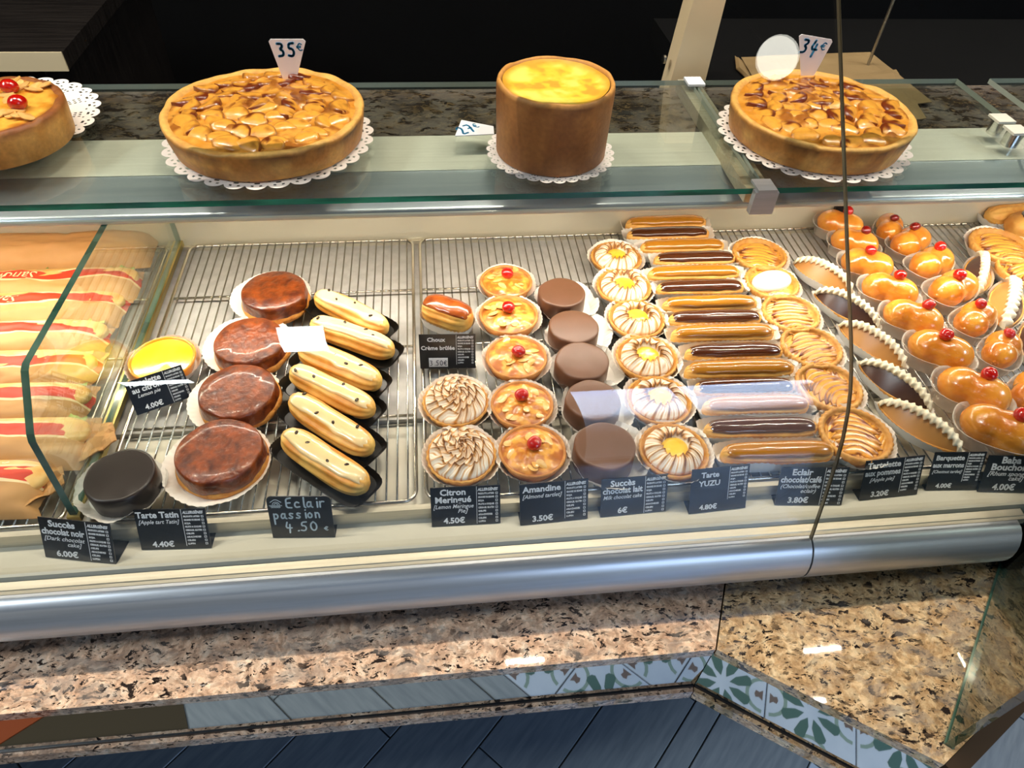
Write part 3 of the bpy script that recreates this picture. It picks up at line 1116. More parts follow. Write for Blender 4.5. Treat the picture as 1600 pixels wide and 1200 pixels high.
for i, (px, py, lab) in enumerate(((1560, 196, 'chrome glass clamp at the shelf corner, rear one of two'), (1583, 214, 'chrome glass clamp at the shelf corner, front one of two'))):
    p = at(px, py, SZ)
    t = thing('glass_clamp', lab, 'clamp', p, 0, 'chrome glass clamps')
    k = MB()
    k.tube((0, 0, -0.012), (0, 0, 0.009), 0.0125, 20)
    ob('barrel', k.mesh('barrel', CHROME, True, 40), t)
    k = MB()
    k.box((-0.014, -0.014, 0.009), (0.014, 0.014, 0.0125))
    ob('cap', k.mesh('cap', CANOPY), t)
# thin upright rod behind
p = at(1352, 112, 0.195)
k = MB()
k.tube((0, 0, 0), (0, 0, 0.5), 0.0028, 8)
k.tube((0, 0, 0), (0, 0, 0.004), 0.010, 12)
t = ob('steel_rod', k.mesh('steel_rod', STEEL, True, 40), None, p)
tag(t, 'thin upright steel rod behind the right apple pie', 'rod')
# back worktop at upper left
p0 = at(97, 82, 0.10)
wt = thing('back_worktop', 'dark worktop with a tan steel edge at upper left', 'worktop', (p0.x, p0.y, FZ))
wo = Vector((-p0.x, -p0.y, -FZ))
k = MB()
k.box((-2.4, p0.y + 0.004, 0.065), (p0.x, 2.5, 0.10))
ob('top', k.mesh('top', DARKWOOD), wt, wo)
k = MB()
k.box((-2.4, p0.y, 0.062), (p0.x - 0.002, p0.y + 0.0038, 0.10))
ob('front_edge', k.mesh('front_edge', TAN_EDGE), wt, wo)
k = MB()
k.box((-2.4, p0.y + 0.10, FZ), (p0.x - 0.10, 2.48, 0.064))
ob('cabinet', k.mesh('cabinet', DARKWOOD), wt, wo)
# kraft bags lying behind the right pie
for i, (q, dz, lab) in enumerate(((((1150, 108), (1148, 88), (1190, 120), (1195, 150)), 0.0, 'crumpled kraft bag corner left of the other kraft bags'),
                                 (((1158, 90), (1360, 82), (1456, 160), (1215, 190)), 0.006, 'large kraft paper bag lying flat behind the right apple pie'),
                                 (((1300, 120), (1400, 110), (1447, 186), (1330, 200)), 0.0125, 'smaller kraft paper bag on top of the large kraft bag'))):
    zz = 0.1965 + dz
    c = [at(px, py, zz) for px, py in q]
    n = 10
    P = np.zeros((n, n, 3))
    for a in range(n):
        for b in range(n):
            u, v = a / (n - 1), b / (n - 1)
            p = c[0] * (1 - u) * (1 - v) + c[1] * u * (1 - v) + c[2] * u * v + c[3] * (1 - u) * v
            P[a, b] = p
    hz = 0.005 * (0.25 + vnoise(P[..., 0] * 25, P[..., 1] * 25, 40 + i))
    top, bot = P.copy(), P.copy()
    edge = np.ones((n, n))
    edge[0] = edge[-1] = 0
    edge[:, 0] = edge[:, -1] = 0
    top[..., 2] += hz * (0.3 + 0.7 * edge)
    vs = list(top.reshape(-1, 3)) + list(bot.reshape(-1, 3))
    fs = []
    for a in range(n - 1):
        for b in range(n - 1):
            f = (a * n + b, a * n + b + 1, (a + 1) * n + b + 1, (a + 1) * n + b)
            fs += [f, tuple(x + n * n for x in f[::-1])]
    for a in range(n - 1):
        for f in ((a, a + 1), (n * (n - 1) + a, n * (n - 1) + a + 1), (a * n, (a + 1) * n), (a * n + n - 1, (a + 1) * n + n - 1)):
            fs.append((f[0], f[1], f[1] + n * n, f[0] + n * n))
    o = ob('kraft_bag', new_mesh('kraft_bag', vs, fs, KRAFT_PLAIN, False))
    tag(o, lab, 'paper bag', 'kraft bags behind the shelf')

# ------------------------------------------------------------------ pastry building blocks
def pleated_case(name, r0, r1, h, n=36, mat=PAPER, amp=0.035, outline=None, wall=4, wave=0.0, seed=0):
    """fluted paper case: flat floor of radius r0, fluted wall flaring to r1 at height h"""
    seg = 2 * n if outline is None else 2 * n
    th = np.linspace(0, 2 * PI, seg, endpoint=False)
    o = outline(th) if outline is not None else np.stack([np.cos(th), np.sin(th)], -1)
    sgn = np.where(np.arange(seg) % 2 == 0, 1.0, -1.0)
    wv = (vnoise(4 + 3 * np.cos(th), 4 + 3 * np.sin(th), 90 + seed) - 0.5) * wave
    P = [np.stack([o[:, 0] * r0 * 0.55, o[:, 1] * r0 * 0.55, np.full(seg, 0.0006)], -1)]
    for i in range(wall + 1):
        t = i / wall
        r = r0 + (r1 - r0) * t
        a = amp * (0.25 + 0.75 * t)
        rr = r * (1 + a * sgn * 0.5)
        z = 0.0006 + h * t ** 1.15 + sgn * amp * 0.06 * r * t + wv * t * h
        P.append(np.stack([o[:, 0] * rr, o[:, 1] * rr, z], -1))
    v, f = rings(np.array(P), (0, 0, 0.0006))
    me = new_mesh(name, v, f, mat, False)
    return me


def stadium(a, b, p=4.0):
    def fn(th):
        c, s = np.cos(th), np.sin(th)
        r = (np.abs(c) ** p + np.abs(s) ** p) ** (-1 / p)
        return np.stack([a * r * c, b * r * s], -1)
    return fn


def boat(a, b):
    """pointed oval: two arcs meeting at a tip"""
    def fn(th):
        x = np.cos(th)
        y = np.sin(th)
        yy = np.sign(y) * (1 - np.abs(x) ** 2.0) ** 0.85
        return np.stack([a * x, b * yy], -1)
    return fn


def eclair_body(name, L, Wd, H, mat, ribs=11, rib=0.06, seed=0, nu=30, nv=44, power=5.0, bend=0.0):
    us = np.linspace(0, 1, nu)
    us = 0.5 - 0.5 * np.cos(us * PI)          # denser at the ends
    P = np.zeros((nu, nv, 3))
    vv = np.linspace(0, 2 * PI, nv, endpoint=False)
    for i, u in enumerate(us):
        t = abs(2 * u - 1)
        s = max(0.02, (1 - t ** power) ** (1 / 2.2)) * (1 + 0.08 * (vnoise(np.array(u * 4 + seed), np.array(seed * 1.7), 11) - 0.5))
        rb = 1 + rib * np.cos(ribs * vv + 0.6 * np.sin(6 * u + seed)) * min(1, s * 1.2)
        nz = 1 + 0.05 * (vnoise(vv * 1.5 + seed * 3, np.full(nv, u * 7 + seed), 5) - 0.5)
        y = Wd / 2 * s * np.cos(vv) * rb * nz
        z = H * 0.5 + H * 0.5 * (0.25 + 0.75 * s) * np.sin(vv) * rb * nz
        z = np.maximum(z, 0.0)
        P[i, :, 0] = L * (u - 0.5)
        P[i, :, 1] = y + bend * (1 - (2 * u - 1) ** 2)
        P[i, :, 2] = z
    v, f = rings(P, P[0].mean(0), P[-1].mean(0))
    return new_mesh(name, v, [q[::-1] for q in f], mat, True)


def eclair_icing(name, L, Wd, H, mat, v0=22, v1=158, u0=0.035, u1=0.965, seed=0, nu=34, nv=16, off=0.0016, power=5.0, bend=0.0, drip=9.0):
    us = np.linspace(u0, u1, nu)
    P = np.zeros((nu, nv, 3))
    for i, u in enumerate(us):
        t = abs(2 * u - 1)
        s = max(0.05, (1 - t ** power) ** (1 / 2.2)) * (1 + 0.08 * (float(vnoise(np.array(u * 4 + seed), np.array(seed * 1.7), 11)) - 0.5))
        a = v0 + drip * (float(vnoise(np.array(u * 9 + seed), np.array(1.3), 21)) - 0.5) * 2
        b = v1 + drip * (float(vnoise(np.array(u * 9 + seed), np.array(5.3), 22)) - 0.5) * 2
        vv = np.radians(np.linspace(a, b, nv))
        e = off * np.ones(nv)
        e[0] = e[-1] = -0.0012
        e[1] = e[-2] = off * 0.75
        if i in (0, nu - 1):
            e[:] = -0.001
        lump = 0.0006 * (vnoise(np.full(nv, u * 8 + seed), vv * 2, 31) - 0.5)
        P[i, :, 0] = L * (u - 0.5)
        P[i, :, 1] = (Wd / 2 * s * 1.02 + e + lump) * np.cos(vv) + bend * (1 - (2 * u - 1) ** 2)
        P[i, :, 2] = H * 0.5 + (H * 0.5 * (0.25 + 0.75 * s) * 1.02 + e + lump) * np.sin(vv)
    vs = list(P.reshape(-1, 3))
    fs = [(i * nv + k, i * nv + k + 1, (i + 1) * nv + k + 1, (i + 1) * nv + k)[::-1] for i in range(nu - 1) for k in range(nv - 1)]
    return new_mesh(name, vs, fs, mat, True)


def tart_shell(name, r, h, mat=CRUST, base=0.84, lip=0.0028, crimp=26, amp=0.018, depth=0.004, seg=104, seed=0):
    prof = [(r * base, 0.0008), (r * (base + 0.05), h * 0.35), (r * 0.965, h * 0.75), (r * 1.0, h * 0.93), (r * 0.995, h), (r * 0.965, h + lip * 0.5),
            (r * 0.93, h), (r * 0.905, h - depth * 0.5), (r * 0.88, h - depth)]
    return lathe_mesh(name, prof, mat, seg, 0.02, seed, (2, 6, crimp, amp))


CHERRY_ME = sphere_mesh('cherry', 0.0088, CHERRY, 1.05, 1.0, 0.86, 18, 12, seed=3, amp=0.12)
CHERRY_DK = CHERRY_ME.copy()
CHERRY_DK.materials[0] = CHERRY_DARK


def flake_mesh(name, a, b, mat):
    th = np.linspace(0, 2 * PI, 14, endpoint=False)
    ox, oy = a * np.cos(th), b * np.sin(th) * (1 - 0.25 * np.cos(th))
    P = np.stack([np.stack([ox * s, oy * s, np.full(14, z)], -1) for s, z in ((1.0, -0.0004), (1.0, 0.0005), (0.6, 0.0010))])
    v, f = rings(P, (0, 0, -0.0004), (0, 0, 0.0011))
    return new_mesh(name, v, f, mat, True, sharp=50)


FLAKE_ME = flake_mesh('almond_flake', 0.0085, 0.0052, FLAKE)


def slice_mesh(name, l, w, t, seed, mat=APPLE, burnt=0.5):
    """wedge of apple: bowed along its length, thin at one long edge, browned at the raised edge"""
    nu, nv = 12, 9
    top = np.zeros((nu, nv, 3))
    c = np.zeros((nu, nv, 3))
    for i in range(nu):
        u = 2 * i / (nu - 1) - 1
        ww = w * (1 - abs(u) ** 2.2) ** 0.6 + 0.0004
        for j in range(nv):
            v = 2 * j / (nv - 1) - 1
            x = l / 2 * u
            y = ww / 2 * v + 0.16 * l * (1 - u * u) - 0.08 * l
            z = t * (1 - v * v) ** 0.7 * (1 - 0.5 * u * u) + 0.35 * t * v
            z += 0.12 * t * (float(vnoise(np.array(u * 3 + 9), np.array(v * 2 + 9), seed)) - 0.5)
            top[i, j] = x, y, z
            e = sstep(0.35, 1.0, v) * 0.9 + sstep(0.6, 1.0, abs(u)) * 0.5
            e = e * burnt * (0.4 + 1.2 * float(vnoise(np.array(u * 2.5 + 3), np.array(v * 2.5 + 3), seed + 50)))
            pt = float(vnoise(np.array(u * 2.2 + 20), np.array(v * 1.2 + 20), seed + 90))
            e += burnt * 0.8 * float(sstep(0.55, 0.85, np.array(pt)))
            c[i, j] = mixc(lin('e5a03c'), lin('6d2c0e'), min(1, e))
    bot = top.copy()
    bot[..., 2] = -t * 0.8
    vs = list(top.reshape(-1, 3)) + list(bot.reshape(-1, 3))
    n = nu * nv
    fs = [(i * nv + j, (i + 1) * nv + j, (i + 1) * nv + j + 1, i * nv + j + 1) for i in range(nu - 1) for j in range(nv - 1)]
    rim = [(i, 0) for i in range(nu)] + [(nu - 1, j) for j in range(1, nv)] + [(i, nv - 1) for i in range(nu - 2, -1, -1)] + [(0, j) for j in range(nv - 2, 0, -1)]
    for q in range(len(rim)):
        a, b = rim[q], rim[(q + 1) % len(rim)]
        ia, ib = a[0] * nv + a[1], b[0] * nv + b[1]
        fs.append((ia, ia + n, ib + n, ib))
    cc = np.concatenate([c.reshape(-1, 3), c.reshape(-1, 3)])
    return new_mesh(name, vs, fs, mat, True, col=cc)


SLICES = [slice_mesh('apple_slice', 0.046, 0.024, 0.0072, 60 + s, burnt=b) for s, b in enumerate((0.55, 0.9, 1.3, 0.75))]
SLICES_S = [slice_mesh('apple_slice', 0.040, 0.0088, 0.0013, 70 + s, burnt=b) for s, b in enumerate((0.7, 1.1, 1.6))]

ORD = ['rearmost', 'second from the back', 'third from the back', 'fourth from the back', 'fifth from the back', 'sixth from the back', 'seventh from the back', 'eighth from the back']


def ordl(i, n):
    return 'frontmost' if i == n - 1 else ORD[i]


# ------------------------------------------------------------------ tartes tatin
P_PLATE = pleated_case('paper_plate', 0.046, 0.0605, 0.0065, 44, amp=0.02, wave=0.5)


def tatin_col(v):
    return np.tile(lin('6a2a10'), (len(v), 1))


def tatin(i, disc, dw, paper, pw, flat):
    pz = at(*paper, 0.002)
    s = pw * mpp(pz) / 0.121
    t = thing('tarte_tatin', ('tarte tatin with dark caramel top, %s of four in its column' % ordl(i, 4)), 'tart', (pz.x, pz.y, 0), 0, 'tartes tatin')
    ob('paper_plate', P_PLATE, t, (0, 0, 0), (0, 0, i * 0.7), s)
    r = dw * mpp(at(*disc, 0.03)) / 2
    c = at(*disc, 0.031) - pz
    h = 0.031
    prof = [(r * 1.0, 0.0075), (r * 1.045, 0.010), (r * 1.04, 0.015), (r * 1.02, 0.019), (r * 1.012, h * 0.82), (r * 0.995, h * 0.94), (r * 0.955, h), (r * 0.6, h + 0.001), (r * 0.3, h + 0.0008)]
    P = lathe(prof, 80, 0.05, 300 + i)
    x, y = P[5:, :, 0], P[5:, :, 1]
    P[5:, :, 2] += 0.0012 * (fbm(x * 90, y * 90, 310 + i) - 0.5)
    v, f = rings(P, (0, 0, 0.0075), (0, 0, h + 0.0008))
    o = ob('caramel_apple', new_mesh('caramel_apple', v, f, CARAMEL, True), t, (c.x, c.y, 0), (0, 0, i * 1.3))
    prof = [(r * 1.02, 0.0012), (r * 1.07, 0.003), (r * 1.085, 0.007), (r * 1.06, 0.0115), (r * 1.02, 0.0135)]
    P = lathe(prof, 80, 0.06, 320 + i)
    P[..., 2] += 0.0022 * (vnoise(P[..., 0] * 140, P[..., 1] * 140, 330 + i) - 0.5) * (P[..., 2] > 0.002)
    v, f = rings(P, (0, 0, 0.0012), (0, 0, 0.0135))
    ob('pastry_base', new_mesh('pastry_base', v, f, SPONGE, True), t, (c.x, c.y, 0))
    return t


for i, a in enumerate((((427, 452), 98, (424, 466), 122, 0), ((389, 530), 107, (389, 542), 136, 0), ((370, 608), 116, (369, 626), 142, 0), ((341, 702), 130, (341, 726), 164, 0))):
    tatin(i, *a)
t = children(bpy.data.objects['tarte_tatin.003'])
lp = bpy.data.objects['tarte_tatin.003']
k = MB()
blob = sphere_mesh('caramel_crumb', 0.007, CARAMEL_SIDE, 1.2, 0.8, 0.7, 12, 8, seed=9, amp=0.6)
ob('caramel_crumb', blob, lp, (0.052, 0.004, 0.009))

# ------------------------------------------------------------------ chocolate cakes
CAKE_PLATE = pleated_case('paper_plate', 0.040, 0.0535, 0.012, 40, amp=0.02, wave=1.2, outline=stadium(1, 1, 2.6))


def choc_cake(px, w, mat, label, group, ppx, ps, seed, h=0.034, top=None):
    c = at(*px, h)
    p = at(*ppx, 0.002)
    t = thing('chocolate_cake', label, 'cake', (p.x, p.y, 0), 0, group)
    ob('paper_plate', CAKE_PLATE, t, (0, 0, 0), (0, 0, seed * 0.9), ps * mpp(p) / 0.107)
    r = w * mpp(c) / 2
    prof = [(r * 0.97, 0.0025), (r * 1.005, 0.004), (r * 1.005, h * 0.5), (r * 1.0, h - 0.004), (r * 0.985, h - 0.0015), (r * 0.955, h - 0.0003), (r * 0.9, h), (r * 0.5, h), (r * 0.2, h + 0.0002)]
    P = lathe(prof, 72, 0.06, 340 + seed)
    P[6:, :, 2] += 0.0010 * (fbm(P[6:, :, 0] * 45, P[6:, :, 1] * 45, 350 + seed) - 0.5)
    v, f = rings(P, (0, 0, 0.0025), (0, 0, h + 0.0002))
    d = c - p
    ob('coated_cake', new_mesh('coated_cake', v, f, mat, True), t, (d.x, d.y, 0))


choc_cake((186, 741), 105, CHOC_DARK, 'dark chocolate coated round cake near the divider glass', None, (193, 765), 128, 1)
for i, (px, w) in enumerate((((878, 456), 74), ((897, 509), 79), ((910, 562), 84), ((927, 623), 87), ((946, 695), 97))):
    choc_cake(px, w, CHOC_MILK, 'milk chocolate coated round cake, %s in its row of five' % ordl(i, 5), 'milk chocolate cakes', (px[0] + 6, px[1] + 20), w * 1.30, 2 + i)

# ------------------------------------------------------------------ lemon tartlet
p = at(256, 566, 0.014)
t = thing('lemon_tartlet', 'bright yellow lemon tartlet behind the tilted black price tag', 'tart', (p.x, p.y, 0))
r = 100 * mpp(p) / 2
ob('paper_case', pleated_case('paper_case', r * 0.9, r * 1.12, 0.017, 38, amp=0.025, wave=0.4), t)
ob('crust', tart_shell('crust', r, 0.020, LEMON_EDGE, crimp=30, amp=0.006, depth=0.002), t, (0, 0, 0.0015))
ob('lemon_filling', field_mesh('lemon_filling', r * 0.90, lambda x, y, rg, th: 0.0185 + 0.0016 * (1 - rg ** 2) + 0.0006 * np.exp(-((x - .006) ** 2 + (y + .008) ** 2) / 8e-5), LEMON), t, (0, 0, 0.0015))

# ------------------------------------------------------------------ passion eclairs
EB = [eclair_body('choux_body', 0.142, 0.037, 0.033, CHOUX_PALE, ribs=9, rib=0.085, seed=s, bend=b) for s, b in ((1, 0.001), (2, -0.0015), (3, 0.002))]
EI = [eclair_icing('icing', 0.142, 0.037, 0.033, PASSION_GLAZE, 52, 136, seed=s, bend=b, drip=10) for s, b in ((1, 0.001), (2, -0.0015), (3, 0.002))]
BP = pleated_case('black_paper_case', 1.0, 1.13, 0.010, 60, PAPER_BLACK, amp=0.006, outline=stadium(0.070, 0.024, 5))
SEED_ME = sphere_mesh('seed', 0.0026, SEED, 1.3, 0.8, 0.5, 10, 6)
for i, (a, b) in enumerate((((495, 463), (604, 515)), ((488, 506), (614, 550)), ((471, 546), (593, 600)), ((457, 580), (583, 643)), ((457, 623), (580, 703)), ((446, 679), (572, 762)))):
    pa, pb = at(*a, 0.018), at(*b, 0.018)
    m = (pa + pb) / 2
    d = pb - pa
    L = d.length
    t = thing('passion_eclair', 'cream iced passion fruit eclair on black paper, %s of six' % ordl(i, 6), 'eclair', (m.x, m.y, 0), math.atan2(d.y, d.x), 'passion fruit eclairs')
    s = L / 0.140
    sc = (s, 0.97 + 0.02 * (i % 3), 1.0)
    ob('black_paper_case', BP, t, (0, -0.001, 0), (0, 0, 0), (s, 1.12, 1.0))
    ob('choux_body', EB[i % 3], t, (0, 0, 0.0012), (0, 0, PI * (i % 2)), sc)
    ob('icing', EI[i % 3], t, (0, 0, 0.0012), (0, 0, PI * (i % 2)), sc)
    for q in range(4):
        x = (-0.050, -0.016, 0.018, 0.045)[q] + rng.uniform(-.012, .012)
        ob('seed', SEED_ME, t, (x * s, rng.uniform(-0.008, 0.008), 0.0355), (0, 0, rng.uniform(0, 3)))

# ------------------------------------------------------------------ coffee and chocolate eclairs
CB = [eclair_body('choux_body', 0.140, 0.034, 0.031, CHOUX, ribs=11, rib=0.085, seed=s) for s in (5, 6, 7)]
CI = {'coffee': [eclair_icing('icing', 0.140, 0.034, 0.031, COFFEE_GLAZE, 8, 150, seed=s, drip=7) for s in (5, 6, 7)],
      'chocolate': [eclair_icing('icing', 0.140, 0.034, 0.031, CHOC_GLAZE, 14, 150, seed=s, drip=7) for s in (5, 6, 7)]}
WP = pleated_case('paper_case', 1.0, 1.14, 0.020, 70, PAPER, amp=0.012, outline=stadium(0.0695, 0.0185, 5), wave=0.25)
ROW = [('coffee', 978, 1103, 349), ('chocolate', 980, 1108, 365), ('coffee', 1000, 1131, 386), ('chocolate', 1022, 1149, 404), ('coffee', 1012, 1155, 428),
       ('chocolate', 1026, 1162, 449), ('coffee', 1035, 1182, 476), ('chocolate', 1045, 1190, 497), ('coffee', 1049, 1209, 522), ('chocolate', 1071, 1223, 550),
       ('coffee', 1070, 1240, 578), ('chocolate', 1085, 1242, 605), ('coffee', 1098, 1264, 634), ('chocolate', 1101, 1278, 668), ('coffee', 1127, 1302, 707)]
cnt = {'coffee': 0, 'chocolate': 0}
for i, (kd, x0, x1, y) in enumerate(ROW):
    zz = 0.020
    sl = -0.028 * (x1 - x0)
    pa, pb = at(x0, y - sl / 2, zz), at(x1, y + sl / 2, zz)
    m, d = (pa + pb) / 2, pb - pa
    n = 8 if kd == 'coffee' else 7
    t = thing(kd + '_eclair', '%s glazed eclair, %s of the %s %s ones' % (kd, ordl(cnt[kd], n), {8: 'eight', 7: 'seven'}[n], kd), 'eclair', (m.x, m.y, 0), math.atan2(d.y, d.x), kd + ' eclairs')
    cnt[kd] += 1
    s = d.length / 0.140
    wy = 0.86
    lift = 0.0012 if kd == 'coffee' else 0.0012
    ob('paper_case', WP, t, (0, 0.002, 0), (0, 0, 0), (s * 0.99, 0.93, 1.0))
    fl = 0
    ob('choux_body', CB[i % 3], t, (0, 0, lift), (0, 0, fl), (s, wy, 1.0 if kd == 'coffee' else 0.92))
    ob('icing', CI[kd][i % 3], t, (0, 0, lift), (0, 0, fl), (s, wy, 1.0 if kd == 'coffee' else 0.92))

# ------------------------------------------------------------------ creme brulee choux
p = at(699, 492, 0.02)
t = thing('creme_brulee_choux', 'single split choux bun with burnt caramel top beside its black tag', 'pastry', (p.x, p.y, 0), math.radians(-32))
ob('paper_case', pleated_case('paper_case', 1.0, 1.12, 0.015, 48, amp=0.02, outline=stadium(0.037, 0.023, 3)), t)
hb = eclair_body('choux_body', 0.080, 0.047, 0.043, CHOUX_PALE, ribs=13, rib=0.07, seed=4, power=3.2)
ob('choux_body', hb, t, (0, 0, 0.001))
ob('caramel_top', eclair_icing('caramel_top', 0.080, 0.047, 0.043, BRULEE, 38, 142, 0.03, 0.97, seed=4, power=3.2, off=0.002, drip=5), t, (0, 0, 0.0012))

# ------------------------------------------------------------------ meringue tarts
def leaf_field(R, zones, dome, swirl=0.9, seed=0, tip=0.006, jit=0.3):
    """height and toast of rows of piped meringue leaves. zones: (r_in, r_out, count)"""
    def both(rg, th):
        h = np.zeros_like(rg)
        toast = np.zeros_like(rg)
        rj = rg * (1 + jit * (vnoise(4 + 3.4 * rg * np.cos(th), 4 + 3.4 * rg * np.sin(th), seed) - 0.5) * np.clip((1 - rg) * 4, 0, 1))
        for q, (a, b, n) in enumerate(zones):
            v = (rj - a) / (b - a)
            inside = (v >= 0) & (v <= 1)
            ph = th * n / (2 * PI) + q * 0.37 + swirl * 0.35 * v + 0.75 * (vnoise(6 + 2.6 * np.cos(th), 6 + 2.6 * np.sin(th), seed + q) - 0.5)
            f = np.abs((ph % 1) - 0.5) * 2          # 0 on the crest of a leaf, 1 in the groove
            crest = 1 - f
            idv = np.floor(ph)
            hv = 0.75 + 0.5 * vnoise(idv * 1.37 + 10, np.full_like(idv, q * 3.1), seed + 9)
            prof = np.clip(1 - v, 0, 1) ** 0.6
            hh = tip * hv * (0.25 + 0.75 * crest ** 1.5) * (0.3 + 0.7 * prof)
            tt = sstep(0.62, 0.95, crest) * (0.45 + 0.75 * prof) + sstep(0.80, 1.0, f) * 0.55 + np.exp(-((f - 0.52) / 0.10) ** 2) * 0.6 * prof + sstep(0.80, 1.0, prof) * 0.7
            tt = tt * (0.40 + 1.1 * vnoise(x_(rg, th) * 2.2, y_(rg, th) * 2.2, seed + 20))
            h = np.where(inside, hh, h)
            toast = np.where(inside, tt, toast)
        return h + dome(rg), np.clip(toast, 0, 1)
    return both


def x_(rg, th):
    return 8 + rg * np.cos(th) * 2


def y_(rg, th):
    return 8 + rg * np.sin(th) * 2


WHITE, TOAST, BURN = lin('fbf3e0'), lin('d79a4a'), lin('6a3a14')


def toastc(t):
    return np.where((t < 0.5)[..., None], mixc(WHITE, TOAST, np.clip(t * 2, 0, 1)), mixc(TOAST, BURN, np.clip(t * 2 - 1, 0, 1)))


def meringue_mesh(seed):
    fn = leaf_field(1, [(0.0, 0.20, 4), (0.20, 0.44, 8), (0.44, 0.70, 12), (0.70, 1.0, 16)], lambda r: 0.017 * np.sqrt(np.clip(1 - 0.92 * r ** 2.2, 0, 1)), seed=seed, tip=0.0095, swirl=2.4)
    return field_mesh('meringue', 0.0415, lambda x, y, rg, th: 0.0175 + fn(rg, th)[0], MERINGUE, lambda x, y, rg, th, z: toastc(fn(rg, th)[1]), nr=64, seg=240, skirt=0.0165)


MER = [meringue_mesh(3), meringue_mesh(8)]
TCASE = pleated_case('paper_case', 0.0385, 0.0520, 0.0185, 42, amp=0.022, wave=0.35)
TSHELL = tart_shell('crust', 0.0455, 0.019, CRUST)
for i, (px, w) in enumerate((((712, 628), 106), ((721, 711), 113))):
    p = at(*px, 0.018)
    s = w * mpp(p) / 0.094
    t = thing('meringue_tart', 'lemon meringue tart with toasted white swirls, %s one of two' % ('rear', 'front')[i], 'tart', (p.x, p.y, 0), 0.8 * i, 'lemon meringue tarts', s)
    ob('paper_case', TCASE, t)
    ob('crust', TSHELL, t, (0, 0, 0.0012))
    ob('meringue', MER[i], t)


def yuzu_mesh(seed):
    fn = leaf_field(1, [(0.45, 1.0, 14)], lambda r: 0.010 * np.clip(1 - np.abs((r - 0.64) / 0.40) ** 2, 0, 1), seed=seed, tip=0.0095, swirl=1.2)

    def hf(x, y, rg, th):
        h = fn(rg, th)[0]
        return 0.0165 + np.where(rg < 0.44, 0.004, h)

    return field_mesh('meringue_ring', 0.0378, hf, MERINGUE, lambda x, y, rg, th, z: toastc(fn(rg, th)[1] * 0.95), nr=44, seg=230, skirt=0.0155)


YZ = [yuzu_mesh(12), yuzu_mesh(15), yuzu_mesh(18)]
YC = field_mesh('yuzu_curd', 0.0198, lambda x, y, rg, th: 0.0215 + 0.0045 * np.sqrt(np.clip(1 - rg ** 2, 0, 1)) + 0.0008 * (vnoise(x * 200 + 9, y * 200 + 9, 4) - .5), YUZU, nr=12, seg=40, skirt=0.016)
TSHELL2 = tart_shell('crust', 0.0455, 0.018, CRUST, crimp=34, amp=0.014)
for i, (px, w) in enumerate((((963, 401), 85), ((975, 447), 92), ((995, 497), 95), ((1011, 558), 104), ((1030, 624), 109), ((1053, 703), 117))):
    p = at(*px, 0.018)
    s = w * mpp(p) / 0.097
    t = thing('yuzu_tart', 'yuzu tart with yellow centre and toasted meringue ring, %s of six' % ordl(i, 6), 'tart', (p.x, p.y, 0), 0.5 * i, 'yuzu meringue tarts', s)
    ob('paper_case', TCASE, t)
    ob('crust', TSHELL2, t, (0, 0, 0.0012))
    ob('meringue_ring', YZ[i % 3], t)
    ob('yuzu_curd', YC, t)

# ------------------------------------------------------------------ almond tartlets
def almond_top(seed):
    def hf(x, y, rg, th):
        return 0.021 + 0.0075 * (1 - rg ** 2.4) + 0.0035 * (fbm(x * 110 + 5, y * 110 + 5, seed) - 0.5) * (1 - rg ** 8)

    def cf(x, y, rg, th, z):
        n = fbm(x * 130 + 3, y * 130 + 3, seed + 5)
        c = mixc(lin('e6a340'), lin('b8691c'), sstep(0.35, 0.65, n))
        return mixc(c, lin('9a5018'), np.clip(sstep(0.72, 1.0, rg + 0.25 * (n - .5)) * 0.8, 0, 1)[..., None][..., 0])
    return field_mesh('almond_top', 0.0425, hf, BAKED, cf, nr=26, seg=80, skirt=0.019)


AT = [almond_top(100), almond_top(107)]
ASHELL = tart_shell('crust', 0.0455, 0.0215, CRUST_DARK, crimp=40, amp=0.006, depth=0.002)
for i, (px, w) in enumerate((((791, 440), 84), ((795, 493), 95), ((807, 559), 99), ((816, 632), 101), ((832, 705), 109))):
    p = at(*px, 0.019)
    s = w * mpp(p) / 0.0935
    t = thing('almond_tartlet', 'almond tartlet with flaked almonds and a red cherry, %s of five' % ordl(i, 5), 'tart', (p.x, p.y, 0), 0.0, 'almond tartlets', s)
    ob('paper_case', TCASE, t)
    ob('crust', ASHELL, t, (0, 0, 0.0012))
    ob('almond_top', AT[i % 2], t, (0, 0, 0), (0, 0, i * 1.1))
    ob('cherry', CHERRY_ME, t, (0.002 - 0.003 * (i % 2), 0.006 - 0.004 * (i % 3), 0.0350), (0.3, 0.2, i), 1.15)
    for q in range(9):
        a, rr = rng.uniform(0, 2 * PI), rng.uniform(0.013, 0.036)
        ob('almond_flake', FLAKE_ME, t, (rr * math.cos(a), rr * math.sin(a), 0.0292 - 0.0085 * (rr / 0.0425) ** 2.4), (rng.uniform(-.35, .35), rng.uniform(-.35, .35), rng.uniform(0, 6)))

# ------------------------------------------------------------------ small apple tarts
_pp = [(0.0382, 0.0008), (0.0405, 0.007), (0.0440, 0.015), (0.0455, 0.0185), (0.0453, 0.0205), (0.0440, 0.0225), (0.0418, 0.0228), (0.0398, 0.0215), (0.0385, 0.0190), (0.0378, 0.0165)]
PSHELL = lathe_mesh('crust', _pp, CRUST, 136, 0.02, 9, (2, 7, 34, 0.018))


